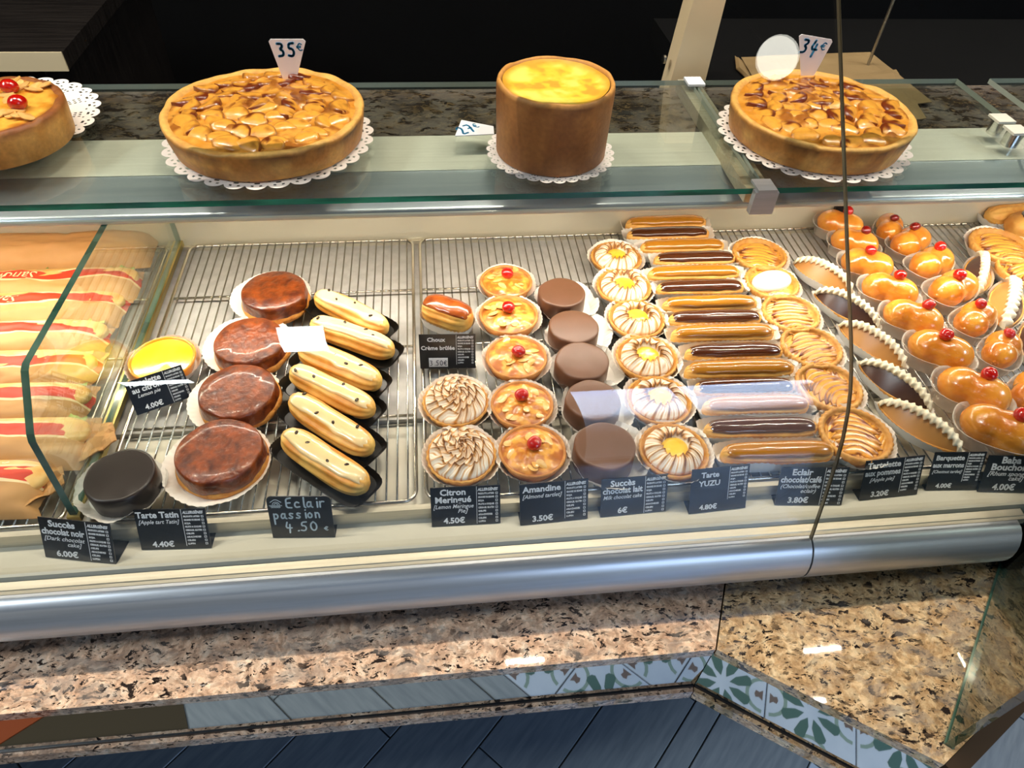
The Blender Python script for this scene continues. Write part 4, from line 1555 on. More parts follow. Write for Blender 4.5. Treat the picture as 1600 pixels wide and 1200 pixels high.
def apple_bed(seed, ang):
    def hf(x, y, rg, th):
        u = x * math.cos(ang) + y * math.sin(ang)
        v = -x * math.sin(ang) + y * math.cos(ang)
        w = v + 6 * u * u + 0.002 * fbm(x * 60 + 5, y * 60 + 5, seed)
        return 0.0172 + 0.0025 * (1 - rg ** 2) + 0.0008 * np.sin(w * 1100)

    def cf(x, y, rg, th, z):
        n = fbm(x * 70 + 3, y * 70 + 3, seed + 3)
        u = x * math.cos(ang) + y * math.sin(ang)
        v = -x * math.sin(ang) + y * math.cos(ang)
        w = v + 6 * u * u + 0.002 * fbm(x * 60 + 5, y * 60 + 5, seed)
        lines = sstep(0.55, 0.95, -np.sin(w * 1100)) * sstep(0.35, 0.62, n)
        c = mixc(lin('e2a03c'), lin('a5561a'), np.clip(lines + sstep(0.55, 0.75, n) * 0.6, 0, 1))
        return mixc(c, lin('5d2408'), np.clip(sstep(0.62, 0.8, n) * 0.8 + sstep(0.85, 1.0, rg) * 0.35, 0, 1))
    return field_mesh('apple_bed', 0.0385, hf, APPLE, cf, nr=40, seg=96)


AB = [apple_bed(130 + q, a) for q, a in enumerate((0.0, 0.15, 1.2))]
APPLES = [((1186, 399), 86, 1, 'crinkled apple tartlet, rearmost beside the eclairs'), ((1235, 491), 92, 0, 'apple tartlet just in front of the white glazed one'),
          ((1267, 544), 98, 1, 'apple tartlet with straight slices, third from the front beside the eclairs'), ((1294, 606), 106, 2, 'glossy apple tartlet second from the front beside the eclairs'),
          ((1335, 681), 116, 2, 'large browned apple tartlet nearest the front ledge'), ((1562, 388), 96, 0, 'apple tartlet at right beside the half chocolate barquettes'),
          ((1602, 425), 92, 1, 'apple tartlet cut by the right frame edge')]
for i, (px, w, kd, lab) in enumerate(APPLES):
    p = at(*px, 0.018)
    s = w * mpp(p) / 0.0935
    t = thing('apple_tartlet', lab, 'tart', (p.x, p.y, 0), 0.25 * (i % 4) - 0.3, 'apple tartlets', s)
    ob('paper_case', TCASE, t)
    ob('crust', PSHELL, t, (0, 0, 0.0012))
    ob('apple_bed', AB[kd], t, (0, 0, 0.0005))
    for q in range(8):
        off = (q - 3.5) * 0.0080
        ln = math.sqrt(max(0.1, 1 - (off / 0.036) ** 2))
        ob('apple_slice', SLICES_S[(q + i) % 3], t, (0.0015 * ((q * 5 + i) % 3 - 1), off - 0.002, 0.0190 + 0.0016 * (1 - (off / 0.04) ** 2)), (0.13, 0, rng.uniform(-0.10, 0.10)),
           (1.55 * ln, 1.0 + 0.5 * (kd == 2), 1.0))
# white sugar glazed one
p = at(1205, 444, 0.016)
t = thing('glazed_tartlet', 'apple tartlet under a pale white icing shell between two brown ones', 'tart', (p.x, p.y, 0), 0.1, None, 86 * mpp(p) / 0.0935)
ob('paper_case', TCASE, t)
ob('crust', PSHELL, t, (0, 0, 0.0012))
ob('apple_bed', AB[0], t, (0, 0, 0.0005))
ob('icing_shell', field_mesh('icing_shell', 0.036, lambda x, y, rg, th: 0.022 + 0.010 * np.sqrt(np.clip(1 - rg ** 2, 0, 1)) + 0.001 * (fbm(x * 80 + 4, y * 80 + 4, 9) - .5),
   M('pale_icing', 'f3e6cf', 0.35, c2='f7eddc', scale=30, coat=0.3), nr=18, seg=60, skirt=0.02, outline=lambda th: 1 / np.sqrt(np.cos(th) ** 2 / 1.1 + np.sin(th) ** 2 / 0.42)), t, (0, 0.004, 0), (0.10, 0, 0.2))

# ------------------------------------------------------------------ chestnut barquettes
def barquette_meshes(a=0.060, b=0.0215):
    nu, nv = 34, 17
    P = np.zeros((nu, nv, 3))
    for i in range(nu):
        u = -math.cos(PI * i / (nu - 1))
        hw = b * max(0.0, 1 - abs(u) ** 2.0) ** 0.85 * 0.92
        for j in range(nv):
            v = 2 * j / (nv - 1) - 1
            ridge = 0.024 * (1 - abs(u) ** 2.4) ** 0.8
            P[i, j] = a * 0.95 * u, hw * v, 0.0125 + ridge * (1 - abs(v) ** 1.15)
    vs = list(P.reshape(-1, 3))
    fs, fm = [], []
    for i in range(nu - 1):
        for j in range(nv - 1):
            fs.append((i * nv + j, (i + 1) * nv + j, (i + 1) * nv + j + 1, i * nv + j + 1))
            fm.append(0 if j < nv // 2 else 1)
    left = [(f, 0) for f, m_ in zip(fs, fm) if m_ == 0]
    right = [(f, 0) for f, m_ in zip(fs, fm) if m_ == 1]

    def sub(name, lst, mat):
        idx = sorted({q for f, _ in lst for q in f})
        mp = {q: n for n, q in enumerate(idx)}
        return new_mesh(name, [vs[q] for q in idx], [tuple(mp[q] for q in f) for f, _ in lst], mat, True)
    # rope of piped cream along the ridge
    n, m = 110, 12
    R = np.zeros((n, m, 3))
    for i in range(n):
        u = -1 + 2 * i / (n - 1)
        z = 0.0125 + 0.024 * max(0, 1 - abs(u) ** 2.4) ** 0.8
        ph = i * 2 * PI / 8.5
        r = 0.0064 * (0.66 + 0.34 * abs(math.sin(ph / 2))) * (1 if 3 < i < n - 4 else 0.6)
        for q in range(m):
            t_ = 2 * PI * q / m
            rr = r * (1 + 0.16 * math.cos(3 * t_ + ph))
            R[i, q] = a * 0.97 * u, rr * math.cos(t_) + 0.0016 * math.sin(ph), z + 0.0015 + rr * math.sin(t_)
    v, f = rings(R, R[0].mean(0), R[-1].mean(0))
    rope = new_mesh('cream_piping', v, [q[::-1] for q in f], CREAM, True)
    bt = boat(a, b)
    th = np.linspace(0, 2 * PI, 72, endpoint=False)
    o = bt(th)
    S_ = np.stack([np.stack([o[:, 0] * s, o[:, 1] * s, np.full(72, z)], -1) for s, z in ((0.78, 0.001), (0.9, 0.008), (0.98, 0.0135), (0.94, 0.0142), (0.88, 0.0125))])
    v, f = rings(S_, (0, 0, 0.001), (0, 0, 0.0125))
    shell = new_mesh('pastry_shell', v, f, CRUST, True)
    return sub('chocolate_side', left, BARQ_CHOC), sub('chestnut_side', right, CHESTNUT), rope, shell


BQ_C, BQ_T, BQ_R, BQ_S = barquette_meshes()
BQ_P = pleated_case('paper_case', 0.88, 1.06, 0.014, 54, amp=0.012, outline=boat(0.060, 0.0225), wave=0.3)
BARQ = [((1240, 408), (1333, 456), 1, 'chestnut barquette with its tan side showing, rearmost of the angled row'),
        ((1272, 456), (1375, 510), 0, 'chestnut barquette with its dark chocolate side showing, rear one of two'),
        ((1311, 506), (1416, 572), 1, 'chestnut barquette with its tan side showing, middle of the angled row'),
        ((1342, 566), (1456, 640), 0, 'chestnut barquette with its dark chocolate side showing, front one of two'),
        ((1372, 628), (1504, 706), 1, 'large chestnut barquette with its tan side showing, nearest the tags'),
        ((1530, 398), (1528, 458), 0, 'upright two-tone barquette with dark left half beside the babas'),
        ((1580, 436), (1568, 512), 1, 'two-tone barquette with tan left half beside the right frame edge'),
        ((1640, 490), (1606, 560), 0, 'dark barquette half cut off at the right frame edge')]
for i, (a, b, tan, lab) in enumerate(BARQ):
    pa, pb = at(*a, 0.016), at(*b, 0.016)
    m, d = (pa + pb) / 2, pb - pa
    ang = math.atan2(d.y, d.x)
    # the near-left side of the ridge faces the lens: local -y of the direction a -> b is the chocolate half
    t = thing('chestnut_barquette', lab, 'barquette', (m.x, m.y, 0), ang + (PI if tan else 0), 'chestnut barquettes')
    s = d.length / 0.118
    sc = (s, min(1.25, max(0.9, s)), 1.0)
    for nm, me in (('paper_case', BQ_P), ('pastry_shell', BQ_S), ('chocolate_side', BQ_C), ('chestnut_side', BQ_T), ('cream_piping', BQ_R)):
        ob(nm, me, t, (0, 0, 0), (0, 0, 0), sc)

# ------------------------------------------------------------------ rum babas
def baba_mesh(seed):
    nu, nv = 30, 32
    P = np.zeros((nu, nv, 3))
    vv = np.linspace(0, 2 * PI, nv, endpoint=False)
    for i in range(nu):
        u = 0.5 - 0.5 * math.cos(PI * i / (nu - 1))
        t = 2 * u - 1
        s = max(0.02, 1 - abs(t) ** 3.0) ** 0.5
        s *= 1.0 - 0.10 * math.exp(-((t + 0.12) / 0.16) ** 2) + 0.04 * t
        nz = 1 + 0.10 * (fbm(4 + np.cos(vv) * 1.4 + t * 1.6, 4 + np.sin(vv) * 1.4 - t, seed) - 0.5)
        P[i, :, 0] = 0.041 * t
        P[i, :, 1] = 0.0265 * s * np.cos(vv) * nz
        P[i, :, 2] = np.maximum(0.002, 0.024 + 0.0245 * s * np.sin(vv) * nz)
    v, f = rings(P, P[0].mean(0), P[-1].mean(0))
    return new_mesh('sponge', v, [q[::-1] for q in f], BABA, True)


BB = [baba_mesh(200), baba_mesh(206), baba_mesh(213)]


def cup_mesh():
    seg = 56
    th = np.linspace(0, 2 * PI, seg, endpoint=False)
    o = stadium(0.0475, 0.0315, 2.5)(th)
    o[:, 1] *= (1 - 0.18 * o[:, 0] / 0.0475)
    fl = np.where(np.arange(seg) % 2 == 0, 1.0, 0.988)[:, None]
    P = []
    for s, z, q in ((0.80, 0.0006, 0), (0.84, 0.003, 1), (0.95, 0.023, 1), (1.0, 0.025, 0), (1.035, 0.0255, 0), (1.035, 0.0248, 0)):
        oo = o * s * (fl if q else 1)
        P.append(np.stack([oo[:, 0], oo[:, 1], np.full(seg, z)], -1))
    v, f = rings(np.array(P), (0, 0, 0.0006))
    return new_mesh('plastic_cup', v, f, CUP, True)


CUP_ME = cup_mesh()
BABAS = [((1307, 346), 82, (1, 0.28), 0), ((1334, 381), 84, (1, 0.25), 1), ((1353, 416), 92, (1, 0.25), 0), ((1388, 457), 98, (1, 0.30), 0),
         ((1424, 501), 104, (1, 0.34), 0), ((1466, 552), 112, (1, 0.36), 0), ((1517, 616), 124, (1, 0.42), 0), ((1556, 676), 132, (1, 0.40), 0),
         ((1383, 348), 62, (0.1, -1), 1), ((1421, 380), 74, (1, -0.6), 1), ((1453, 414), 80, (1, -0.5), 0), ((1486, 455), 88, (1, -0.5), 0),
         ((1522, 501), 82, (1, -1.0), 0), ((1564, 548), 82, (0.5, -1), 0), ((1612, 614), 92, (0.5, -1), 0)]
for i, (px, w, dr, dark) in enumerate(BABAS):
    z = 0.022
    p = at(*px, z)
    q = at(px[0] + 20 * dr[0], px[1] + 20 * dr[1], z)
    d = q - p
    p.y = min(p.y, 0.985 if i == 8 else 0.996)      # clear of the rear wall
    first = i < 8
    lab = ('rum baba in a clear cup, %s in the left row of eight' % ordl(i, 8)) if first else ('rum baba in a clear cup, %s in the right row' % ordl(i - 8, 7))
    s = w * mpp(p) / (0.098 if first else 0.085)
    t = thing('rum_baba', lab, 'baba', (p.x, p.y, 0), math.atan2(d.y, d.x), 'rum babas in plastic cups', s)
    ob('plastic_cup', CUP_ME, t)
    ob('sponge', BB[i % 3], t, (0, 0, 0.002))
    ob('cherry', CHERRY_DK if dark else CHERRY_ME, t, ((0.004, 0.010, -0.004)[i % 3], (0.006, 0.004, 0.0)[i % 3], 0.0535), (0.5, 0.2, i))

# choux pastries at the far right
p = at(1584, 334, 0.02)
t = thing('golden_eclair', 'plain golden choux pastry in white paper at the rear right', 'eclair', (p.x, p.y, 0), math.radians(4))
ob('paper_case', WP, t, (0, 0, 0), (0, 0, 0), (0.78, 1.25, 0.8))
ob('choux_body', CB[0], t, (0, 0, 0.0012), (0, 0, 0), (0.78, 1.25, 1.1))
p = at(1606, 356, 0.02)
t = thing('iced_choux', 'round choux bun with a dark chocolate cap at the right frame edge', 'pastry', (p.x, p.y, 0), 0.2)
ob('paper_case', TCASE, t, (0, 0, 0), (0, 0, 0), 0.95)
ob('choux_body', eclair_body('choux_body', 0.080, 0.070, 0.044, CHOUX, ribs=15, rib=0.04, seed=8, power=2.4), t, (0, 0, 0.001))
ob('chocolate_cap', sphere_mesh('chocolate_cap', 0.022, CHOC_GLAZE, 1, 1, 0.35, 24, 14, seed=2, amp=0.1), t, (0, 0, 0.0425))

# ------------------------------------------------------------------ lettering
FONT = {
    'E': [[(.85, 1), (.15, .92), (.1, .5), (.1, .05), (.85, .02)], [(.1, .5), (.7, .52)]],
    'c': [[(.8, .5), (.45, .6), (.12, .35), (.3, .03), (.85, .1)]],
    'l': [[(.4, 1), (.35, .1), (.55, 0)]],
    'a': [[(.75, .5), (.35, .58), (.1, .25), (.3, 0), (.7, .2), (.75, .55)], [(.75, .55), (.72, .1), (.95, .02)]],
    'i': [[(.5, .55), (.5, 0)], [(.5, .85), (.52, .88)]],
    'r': [[(.25, .55), (.25, 0)], [(.25, .38), (.5, .58), (.85, .55)]],
    'p': [[(.2, .55), (.2, -.55)], [(.2, .45), (.6, .58), (.85, .3), (.55, .02), (.2, .12)]],
    's': [[(.8, .52), (.35, .58), (.3, .36), (.75, .2), (.6, 0), (.15, .06)]],
    'o': [[(.5, .55), (.15, .35), (.25, .03), (.7, .03), (.85, .35), (.5, .55)]],
    'n': [[(.2, .55), (.2, 0)], [(.2, .38), (.5, .57), (.75, .42), (.78, 0)]],
    '4': [[(.35, 1), (.12, .38), (.85, .38)], [(.65, .75), (.55, -.15)]],
    '.': [[(.4, .03), (.5, .05)]],
    '5': [[(.85, 1), (.3, .97), (.22, .58), (.62, .6), (.8, .3), (.55, .02), (.12, .08)]],
    '0': [[(.5, 1), (.15, .75), (.15, .25), (.5, 0), (.85, .25), (.85, .75), (.5, 1)]],
    '3': [[(.2, .95), (.7, .95), (.75, .72), (.4, .55), (.8, .4), (.72, .08), (.2, .03)]],
    '2': [[(.15, .8), (.45, 1), (.8, .8), (.6, .45), (.12, .03), (.9, .05)]],
    '7': [[(.12, .97), (.85, .97), (.4, 0)], [(.3, .5), (.75, .5)]],
    '€': [[(.9, .85), (.55, 1), (.25, .7), (.25, .3), (.55, 0), (.9, .12)], [(.05, .58), (.7, .6)], [(.05, .4), (.65, .42)]],
}


def ribbon(k, pts, w, z=0.0, t=0.0003, mi=0):
    pts = [Vector((x, y, 0)) for x, y in pts]
    # round the corners once
    if len(pts) > 2:
        q = [pts[0]]
        for i in range(len(pts) - 1):
            q += [pts[i] * .75 + pts[i + 1] * .25, pts[i] * .25 + pts[i + 1] * .75]
        pts = q + [pts[-1]]
    for p in pts:
        k.prism([(p.x + w / 2 * math.cos(a * PI / 4), p.y + w / 2 * math.sin(a * PI / 4)) for a in range(8)], z, z + t, mi)
    for a, b in zip(pts, pts[1:]):
        if (b - a).length < 1e-6:
            continue
        n = Vector((-(b - a).y, (b - a).x, 0)).normalized() * w / 2
        k.prism([((a - n).x, (a - n).y), ((b - n).x, (b - n).y), ((b + n).x, (b + n).y), ((a + n).x, (a + n).y)], z, z + t, mi)


def handwrite(k, text, x, y, h, w, adv, pen, slope=0.0, z=0.0):
    for ch in text:
        if ch in FONT:
            for st in FONT[ch]:
                ribbon(k, [(x + px_ * w, y + py_ * h + slope * x) for px_, py_ in st], pen, z)
        x += adv * (0.55 if ch in 'l.i' else 1.0)
    return x


def text_geo(body, size, bold=0.0, shear=0.0, align='LEFT', ext=0.0001):
    cu = bpy.data.curves.new('lettering', 'FONT')
    cu.body = body
    cu.size = size
    cu.offset = bold * size
    cu.shear = shear
    cu.align_x = align
    cu.resolution_u = 2
    cu.extrude = ext
    o = bpy.data.objects.new('lettering', cu)
    COL.objects.link(o)
    bpy.context.view_layer.update()
    me = bpy.data.meshes.new_from_object(o.evaluated_get(bpy.context.evaluated_depsgraph_get()))
    V = [tuple(v.co) for v in me.vertices]
    Fc = [tuple(p.vertices) for p in me.polygons]
    bpy.data.objects.remove(o)
    bpy.data.curves.remove(cu)
    bpy.data.meshes.remove(me)
    return V, Fc


def lettering(name, lines, mat, parent, off=(0, 0, 0)):
    """lines: (text, x, y, size, bold, shear, align, max width)"""
    k = MB()
    for body, x, y, size, bold, shear, al, mw in lines:
        V, Fc = text_geo(body, size, bold, shear, al)
        xs = [v[0] for v in V]
        wd = max(xs) - min(xs)
        q = min(1.0, mw / wd) if mw else 1.0
        k.add([(x + v[0] * q, y + v[1], v[2] + 0.0004) for v in V], Fc)
    return ob(name, k.mesh(name, mat), parent, off)


# the allergen column printed on every tag, drawn once for a tag one unit wide
def allergen_mesh():
    k = MB()
    V, Fc = text_geo('ALLERGÈNES', 0.062, 0.03, 0.25, 'LEFT', 0.0002)
    wd = max(v[0] for v in V)
    k.add([(0.675 + v[0] * 0.29 / wd, 0.575 + v[1], v[2]) for v in V], Fc)
    rows = ['PRODUITS LAITIERS', 'GRAINES DE SESAME', 'SOJA', 'FRUITS A COQUES', 'CEREALES, GLUTEN', 'OEUFS', 'ARACHIDES', 'CELERI', 'LUPIN']
    for i, r in enumerate(rows):
        y = 0.515 - i * 0.058
        V, Fc = text_geo(r, 0.038, 0.02, 0.0, 'LEFT', 0.0002)
        wd = max(v[0] for v in V)
        q = min(1, 0.23 / wd)
        k.add([(0.68 + v[0] * q, y + v[1], v[2]) for v in V], Fc)
        x0, y0, s, w = 0.93, y - 0.004, 0.034, 0.006
        for a, b in (((x0, y0), (x0 + s, y0 + w)), ((x0, y0 + s - w), (x0 + s, y0 + s)), ((x0, y0), (x0 + w, y0 + s)), ((x0 + s - w, y0), (x0 + s, y0 + s))):
            k.prism([(a[0], a[1]), (b[0], a[1]), (b[0], b[1]), (a[0], b[1])], 0, 0.0003)
    k.prism([(0.655, 0.03), (0.661, 0.03), (0.661, 0.65), (0.655, 0.65)], 0, 0.0003)
    return k.mesh('allergen_list', TAG_WHITE)


ALLERG = allergen_mesh()


def price_tag(label, bl, br, tl, lines, z=LZ, tilt=22, allergens=True, foot=0.030, corner=0.0, footside=1.0):
    """bl, br, tl: pixels of the lower and the top left corner; the panel leans back by tilt degrees"""
    pa, pb = at(*bl, z), at(*br, z)
    d = (pb - pa)
    Wd = d.length
    d.normalize()
    back = Vector((-d.y, d.x, 0))
    up = (back * math.sin(math.radians(tilt)) + Vector((0, 0, math.cos(math.radians(tilt))))).normalized()
    # height from the top left pixel: nearest point of its ray to the left edge line
    v = ray(*tl)
    nrm = d.cross(up)
    tt = (pa - C0).dot(nrm) / v.dot(nrm)
    Hh = (C0 + v * tt - pa).dot(up)
    Hh = max(0.5 * Wd, min(0.85 * Wd, Hh))
    root = thing('price_tag', label, 'price tag', pa, 0, 'black price tags')
    root.rotation_euler = (0, 0, math.atan2(d.y, d.x))
    # panel frame: x along the tag, y up the panel, z out of its face
    tr = (math.radians(90 - tilt), 0, 0)
    k = MB()
    c = corner
    if c:
        pts = []
        for cx_, cy_, a0 in ((Wd - c, Hh - c, 0), (c, Hh - c, PI / 2)):
            pts += [(cx_ + c * math.cos(a0 + PI / 2 * i / 4), cy_ + c * math.sin(a0 + PI / 2 * i / 4)) for i in range(5)]
        poly = [(0, 0), (Wd, 0)] + pts
    else:
        poly = [(0, 0), (Wd, 0), (Wd, Hh), (0, Hh)]
    k.prism(poly, -0.0012, 0.0)
    panel = ob('panel', k.mesh('panel', TAG_BLACK), root, (0, 0, 0.0012), tr)
    k = MB()
    k.box((0.0, 0.001, 0.0001), (Wd, foot, 0.0012))
    ob('foot', k.mesh('foot', TAG_BLACK), root)
    sc = Wd
    if allergens:
        a = ob('allergen_list', ALLERG, panel, (0, Hh - 0.655 * sc, 0.0002), (0, 0, 0), (sc, sc, 1))
    out = {}
    for name, ls in lines.items():
        L = []
        for (body, x, y, size, bold, shear, al, mw) in ls:
            L.append((body, x * sc, Hh * y, size * sc, bold, shear, al, mw * sc))
        out[name] = lettering(name, L, TAG_WHITE, panel)
    return root, panel, Wd, Hh


def std(title, sub, price, ys=None, size=0.138, sub_size=0.092, price_size=0.13):
    t, s = [], []
    n = len(title)
    y0 = 0.80
    for i, l in enumerate(title):
        t.append((l, 0.32, y0 - 0.19 * i, size, 0.03, 0, 'CENTER', 0.60))
    y1 = y0 - 0.19 * n + 0.04
    for i, l in enumerate(sub):
        s.append((l, 0.32 if i == 0 else 0.45, y1 - 0.125 * i, sub_size, 0.008, 0.3, 'CENTER', 0.58))
    d = {'title': t}
    if s:
        d['translation'] = s
    d['price'] = [(price, 0.33, 0.07, price_size, 0.03, 0, 'CENTER', 0.5)]
    return d


price_tag('black price tag reading Succès chocolat noir, leftmost on the ledge', (72, 871), (182, 883), (57, 808), std(['Succès', 'chocolat noir'], ['[Dark chocolat', 'cake]'], '6.00€'), tilt=24)
price_tag('black price tag reading Tarte Tatin', (222, 860), (331, 857), (207, 798), std(['Tarte Tatin'], ['[Apple tart Tatin]'], '4.40€', size=0.14), tilt=24)
price_tag('blue black price tag reading Citron Meringué', (675, 824), (782, 818), (672, 764), std(['Citron', 'Meringué'], ['[Lemon Meringue', 'Pie]'], '4.50€'), tilt=24)
price_tag('black price tag reading Amandine', (813, 822), (918, 811), (811, 759), std(['Amandine'], ['[Almond tartlet]'], '3.50€', size=0.135), tilt=24)
price_tag('black price tag reading Succès chocolat lait', (938, 809), (1040, 799), (939, 751), std(['Succès', 'chocolat lait'], ['Milk chocolat cake'], '6€'), tilt=24)
price_tag('black price tag reading Tarte YUZU', (1076, 804), (1164, 794), (1077, 736), std(['Tarte', 'YUZU'], [], '4.80€'), tilt=24)
price_tag('black price tag reading Eclair chocolat/café', (1210, 790), (1314, 790), (1220, 731), std(['Eclair', 'chocolat/café'], ['(Chocolat/coffee', 'eclair)'], '3.80€'), tilt=24)
price_tag('black price tag reading Tartelette aux pommes', (1342, 783), (1432, 773), (1349, 722), std(['Tartelette', 'aux pommes'], ['[Apple pie]'], '3.20€'), tilt=24)
price_tag('black price tag reading Barquette aux marrons', (1445, 767), (1524, 766), (1447, 708), std(['Barquette', 'aux marrons'], ['[Chestnut tartlet]'], '4.00€'), tilt=24)
price_tag('black price tag reading Baba Bouchon', (1527, 769), (1640, 772), (1536, 712), std(['Baba', 'Bouchon'], ['[Rhum sponge', 'cake]'], '4.00€'), tilt=24)
price_tag('tilted black price tag reading Tartelette au citron', (215, 650), (303, 620), (189, 601), std(['Tartelette', 'au citron'], ['Lemon pie'], '4.00€'), z=0.002, tilt=38, foot=0.012)
root, panel, Wd, Hh = price_tag('black price tag reading Choux Crème brûlée with a white price sticker', (657, 577), (743, 576), (657, 524), {'title': [('Choux', 0.30, 0.80, 0.115, 0.025, 0, 'CENTER', 0.5), ('Crème brûlée', 0.33, 0.56, 0.115, 0.025, 0, 'CENTER', 0.60)]}, z=0.001, tilt=12)
k = MB()
k.box((0.16 * Wd, 0.06 * Hh, 0.0003), (0.50 * Wd, 0.32 * Hh, 0.0008))
st = ob('price_sticker', k.mesh('price_sticker', CARD_WHITE), panel)
st['label'] = 'white price sticker'
k = MB()
handwrite(k, '3.50€', 0.17 * Wd, 0.10 * Hh, 0.15 * Hh, 0.060 * Wd, 0.072 * Wd, 0.0009, 0, 0.0009)
ob('handwriting', k.mesh('handwriting', PEN_GREY), st)
# the handwritten tag
root, panel, Wd, Hh = price_tag('handwritten black price tag reading Eclair passion', (427, 841), (524, 840), (421, 767), {}, tilt=16, allergens=False, corner=0.006)
k = MB()
u = Wd
handwrite(k, 'Eclair', 0.29 * u, Hh - 0.24 * u, 0.20 * u, 0.105 * u, 0.125 * u, 0.026 * u, 0.03)
handwrite(k, 'passion', 0.06 * u, Hh - 0.46 * u, 0.19 * u, 0.10 * u, 0.118 * u, 0.026 * u, 0.04)
handwrite(k, '4.50', 0.22 * u, Hh - 0.72 * u, 0.19 * u, 0.13 * u, 0.155 * u, 0.026 * u, 0.02)
ob('handwriting', k.mesh('handwriting', MARKER_WHITE), panel)
k = MB()
handwrite(k, '€', 0.84 * u, Hh - 0.70 * u, 0.08 * u, 0.07 * u, 0.1 * u, 0.012 * u)
ob('euro_sign', k.mesh('euro_sign', MARKER_WHITE), panel)
k = MB()
ex, ey = 0.14 * u, Hh - 0.165 * u
for r in (0.028, 0.055):
    ribbon(k, [(ex + r * u * math.cos(a), ey + r * u * math.sin(a)) for a in np.linspace(0, PI, 9)], 0.010 * u)
ribbon(k, [(ex - 0.085 * u, ey + 0.05 * u), (ex, ey + 0.115 * u), (ex + 0.085 * u, ey + 0.05 * u)], 0.010 * u)
for q in range(3):
    ribbon(k, [(ex - (0.11 - 0.015 * q) * u + 0.02 * j * u, ey - 0.018 * u - 0.020 * q * u + (0.006 * u if j % 2 else 0)) for j in range(int(11 - 1.5 * q))], 0.008 * u)
ob('emblem', k.mesh('emblem', MARKER_WHITE), panel)

# ------------------------------------------------------------------ pies on the glass shelf
def doily_mesh(name, R, n=30, seg_per=8):
    seg = n * seg_per
    th = np.linspace(0, 2 * PI, seg, endpoint=False)
    fr = [0.05, 0.60, 0.70, 0.725, 0.75, 0.775, 0.80, 0.825, 0.85, 0.875, 0.90, 0.925, 0.95, 0.975, 1.0]
    sc = np.abs(np.sin(th * n / 2)) ** 0.6
    P = []
    for f in fr:
        w = max(0, (f - 0.85) / 0.15)
        r = R * (f - w * 0.065 * (1 - sc))
        z = 0.0006 + 0.0022 * max(0, (f - 0.7) / 0.3) * (vnoise(4 + 4 * np.cos(th), 4 + 4 * np.sin(th), 77)) + 0.0 * th
        P.append(np.stack([r * np.cos(th), r * np.sin(th), z], -1))
    v, f = rings(np.array(P), (0, 0, 0.0006))
    keep = []
    for q, face in enumerate(f):
        if len(face) == 4 and q < (len(fr) - 1) * seg:
            i, s = q // seg, q % seg
            p = s % seg_per
            hole = False
            if i in (2, 4, 6) and p in (1, 3, 5) and (s // seg_per) % 2 == 0:
                hole = True
            if i in (9,) and p in (3, 4):
                hole = True
            if i in (11,) and p in (2, 5):
                hole = True
            if i == 8 and p in (0,):
                hole = True
            if hole:
                continue
        keep.append(face)
    return new_mesh(name, v, keep, DOILY, False)


DOILY_ME = doily_mesh('paper_doily', 1.0)


def doily(label, c, R, rz=0.0, sy=1.0):
    o = ob('paper_doily', DOILY_ME, None, (c[0], c[1], SZ + 0.0004), (0, 0, rz), (R, R * sy, 1.0))
    return tag(o, label, 'doily', 'paper doilies on the glass shelf')


def pie_side_col(v):
    r = np.hypot(v[:, 0], v[:, 1])
    n = fbm(np.arctan2(v[:, 1], v[:, 0]) * 6 + 20, v[:, 2] * 120 + 5, 44)
    c = mixc(lin('c98a3e'), lin('a76628'), sstep(0.35, 0.65, n))
    return c


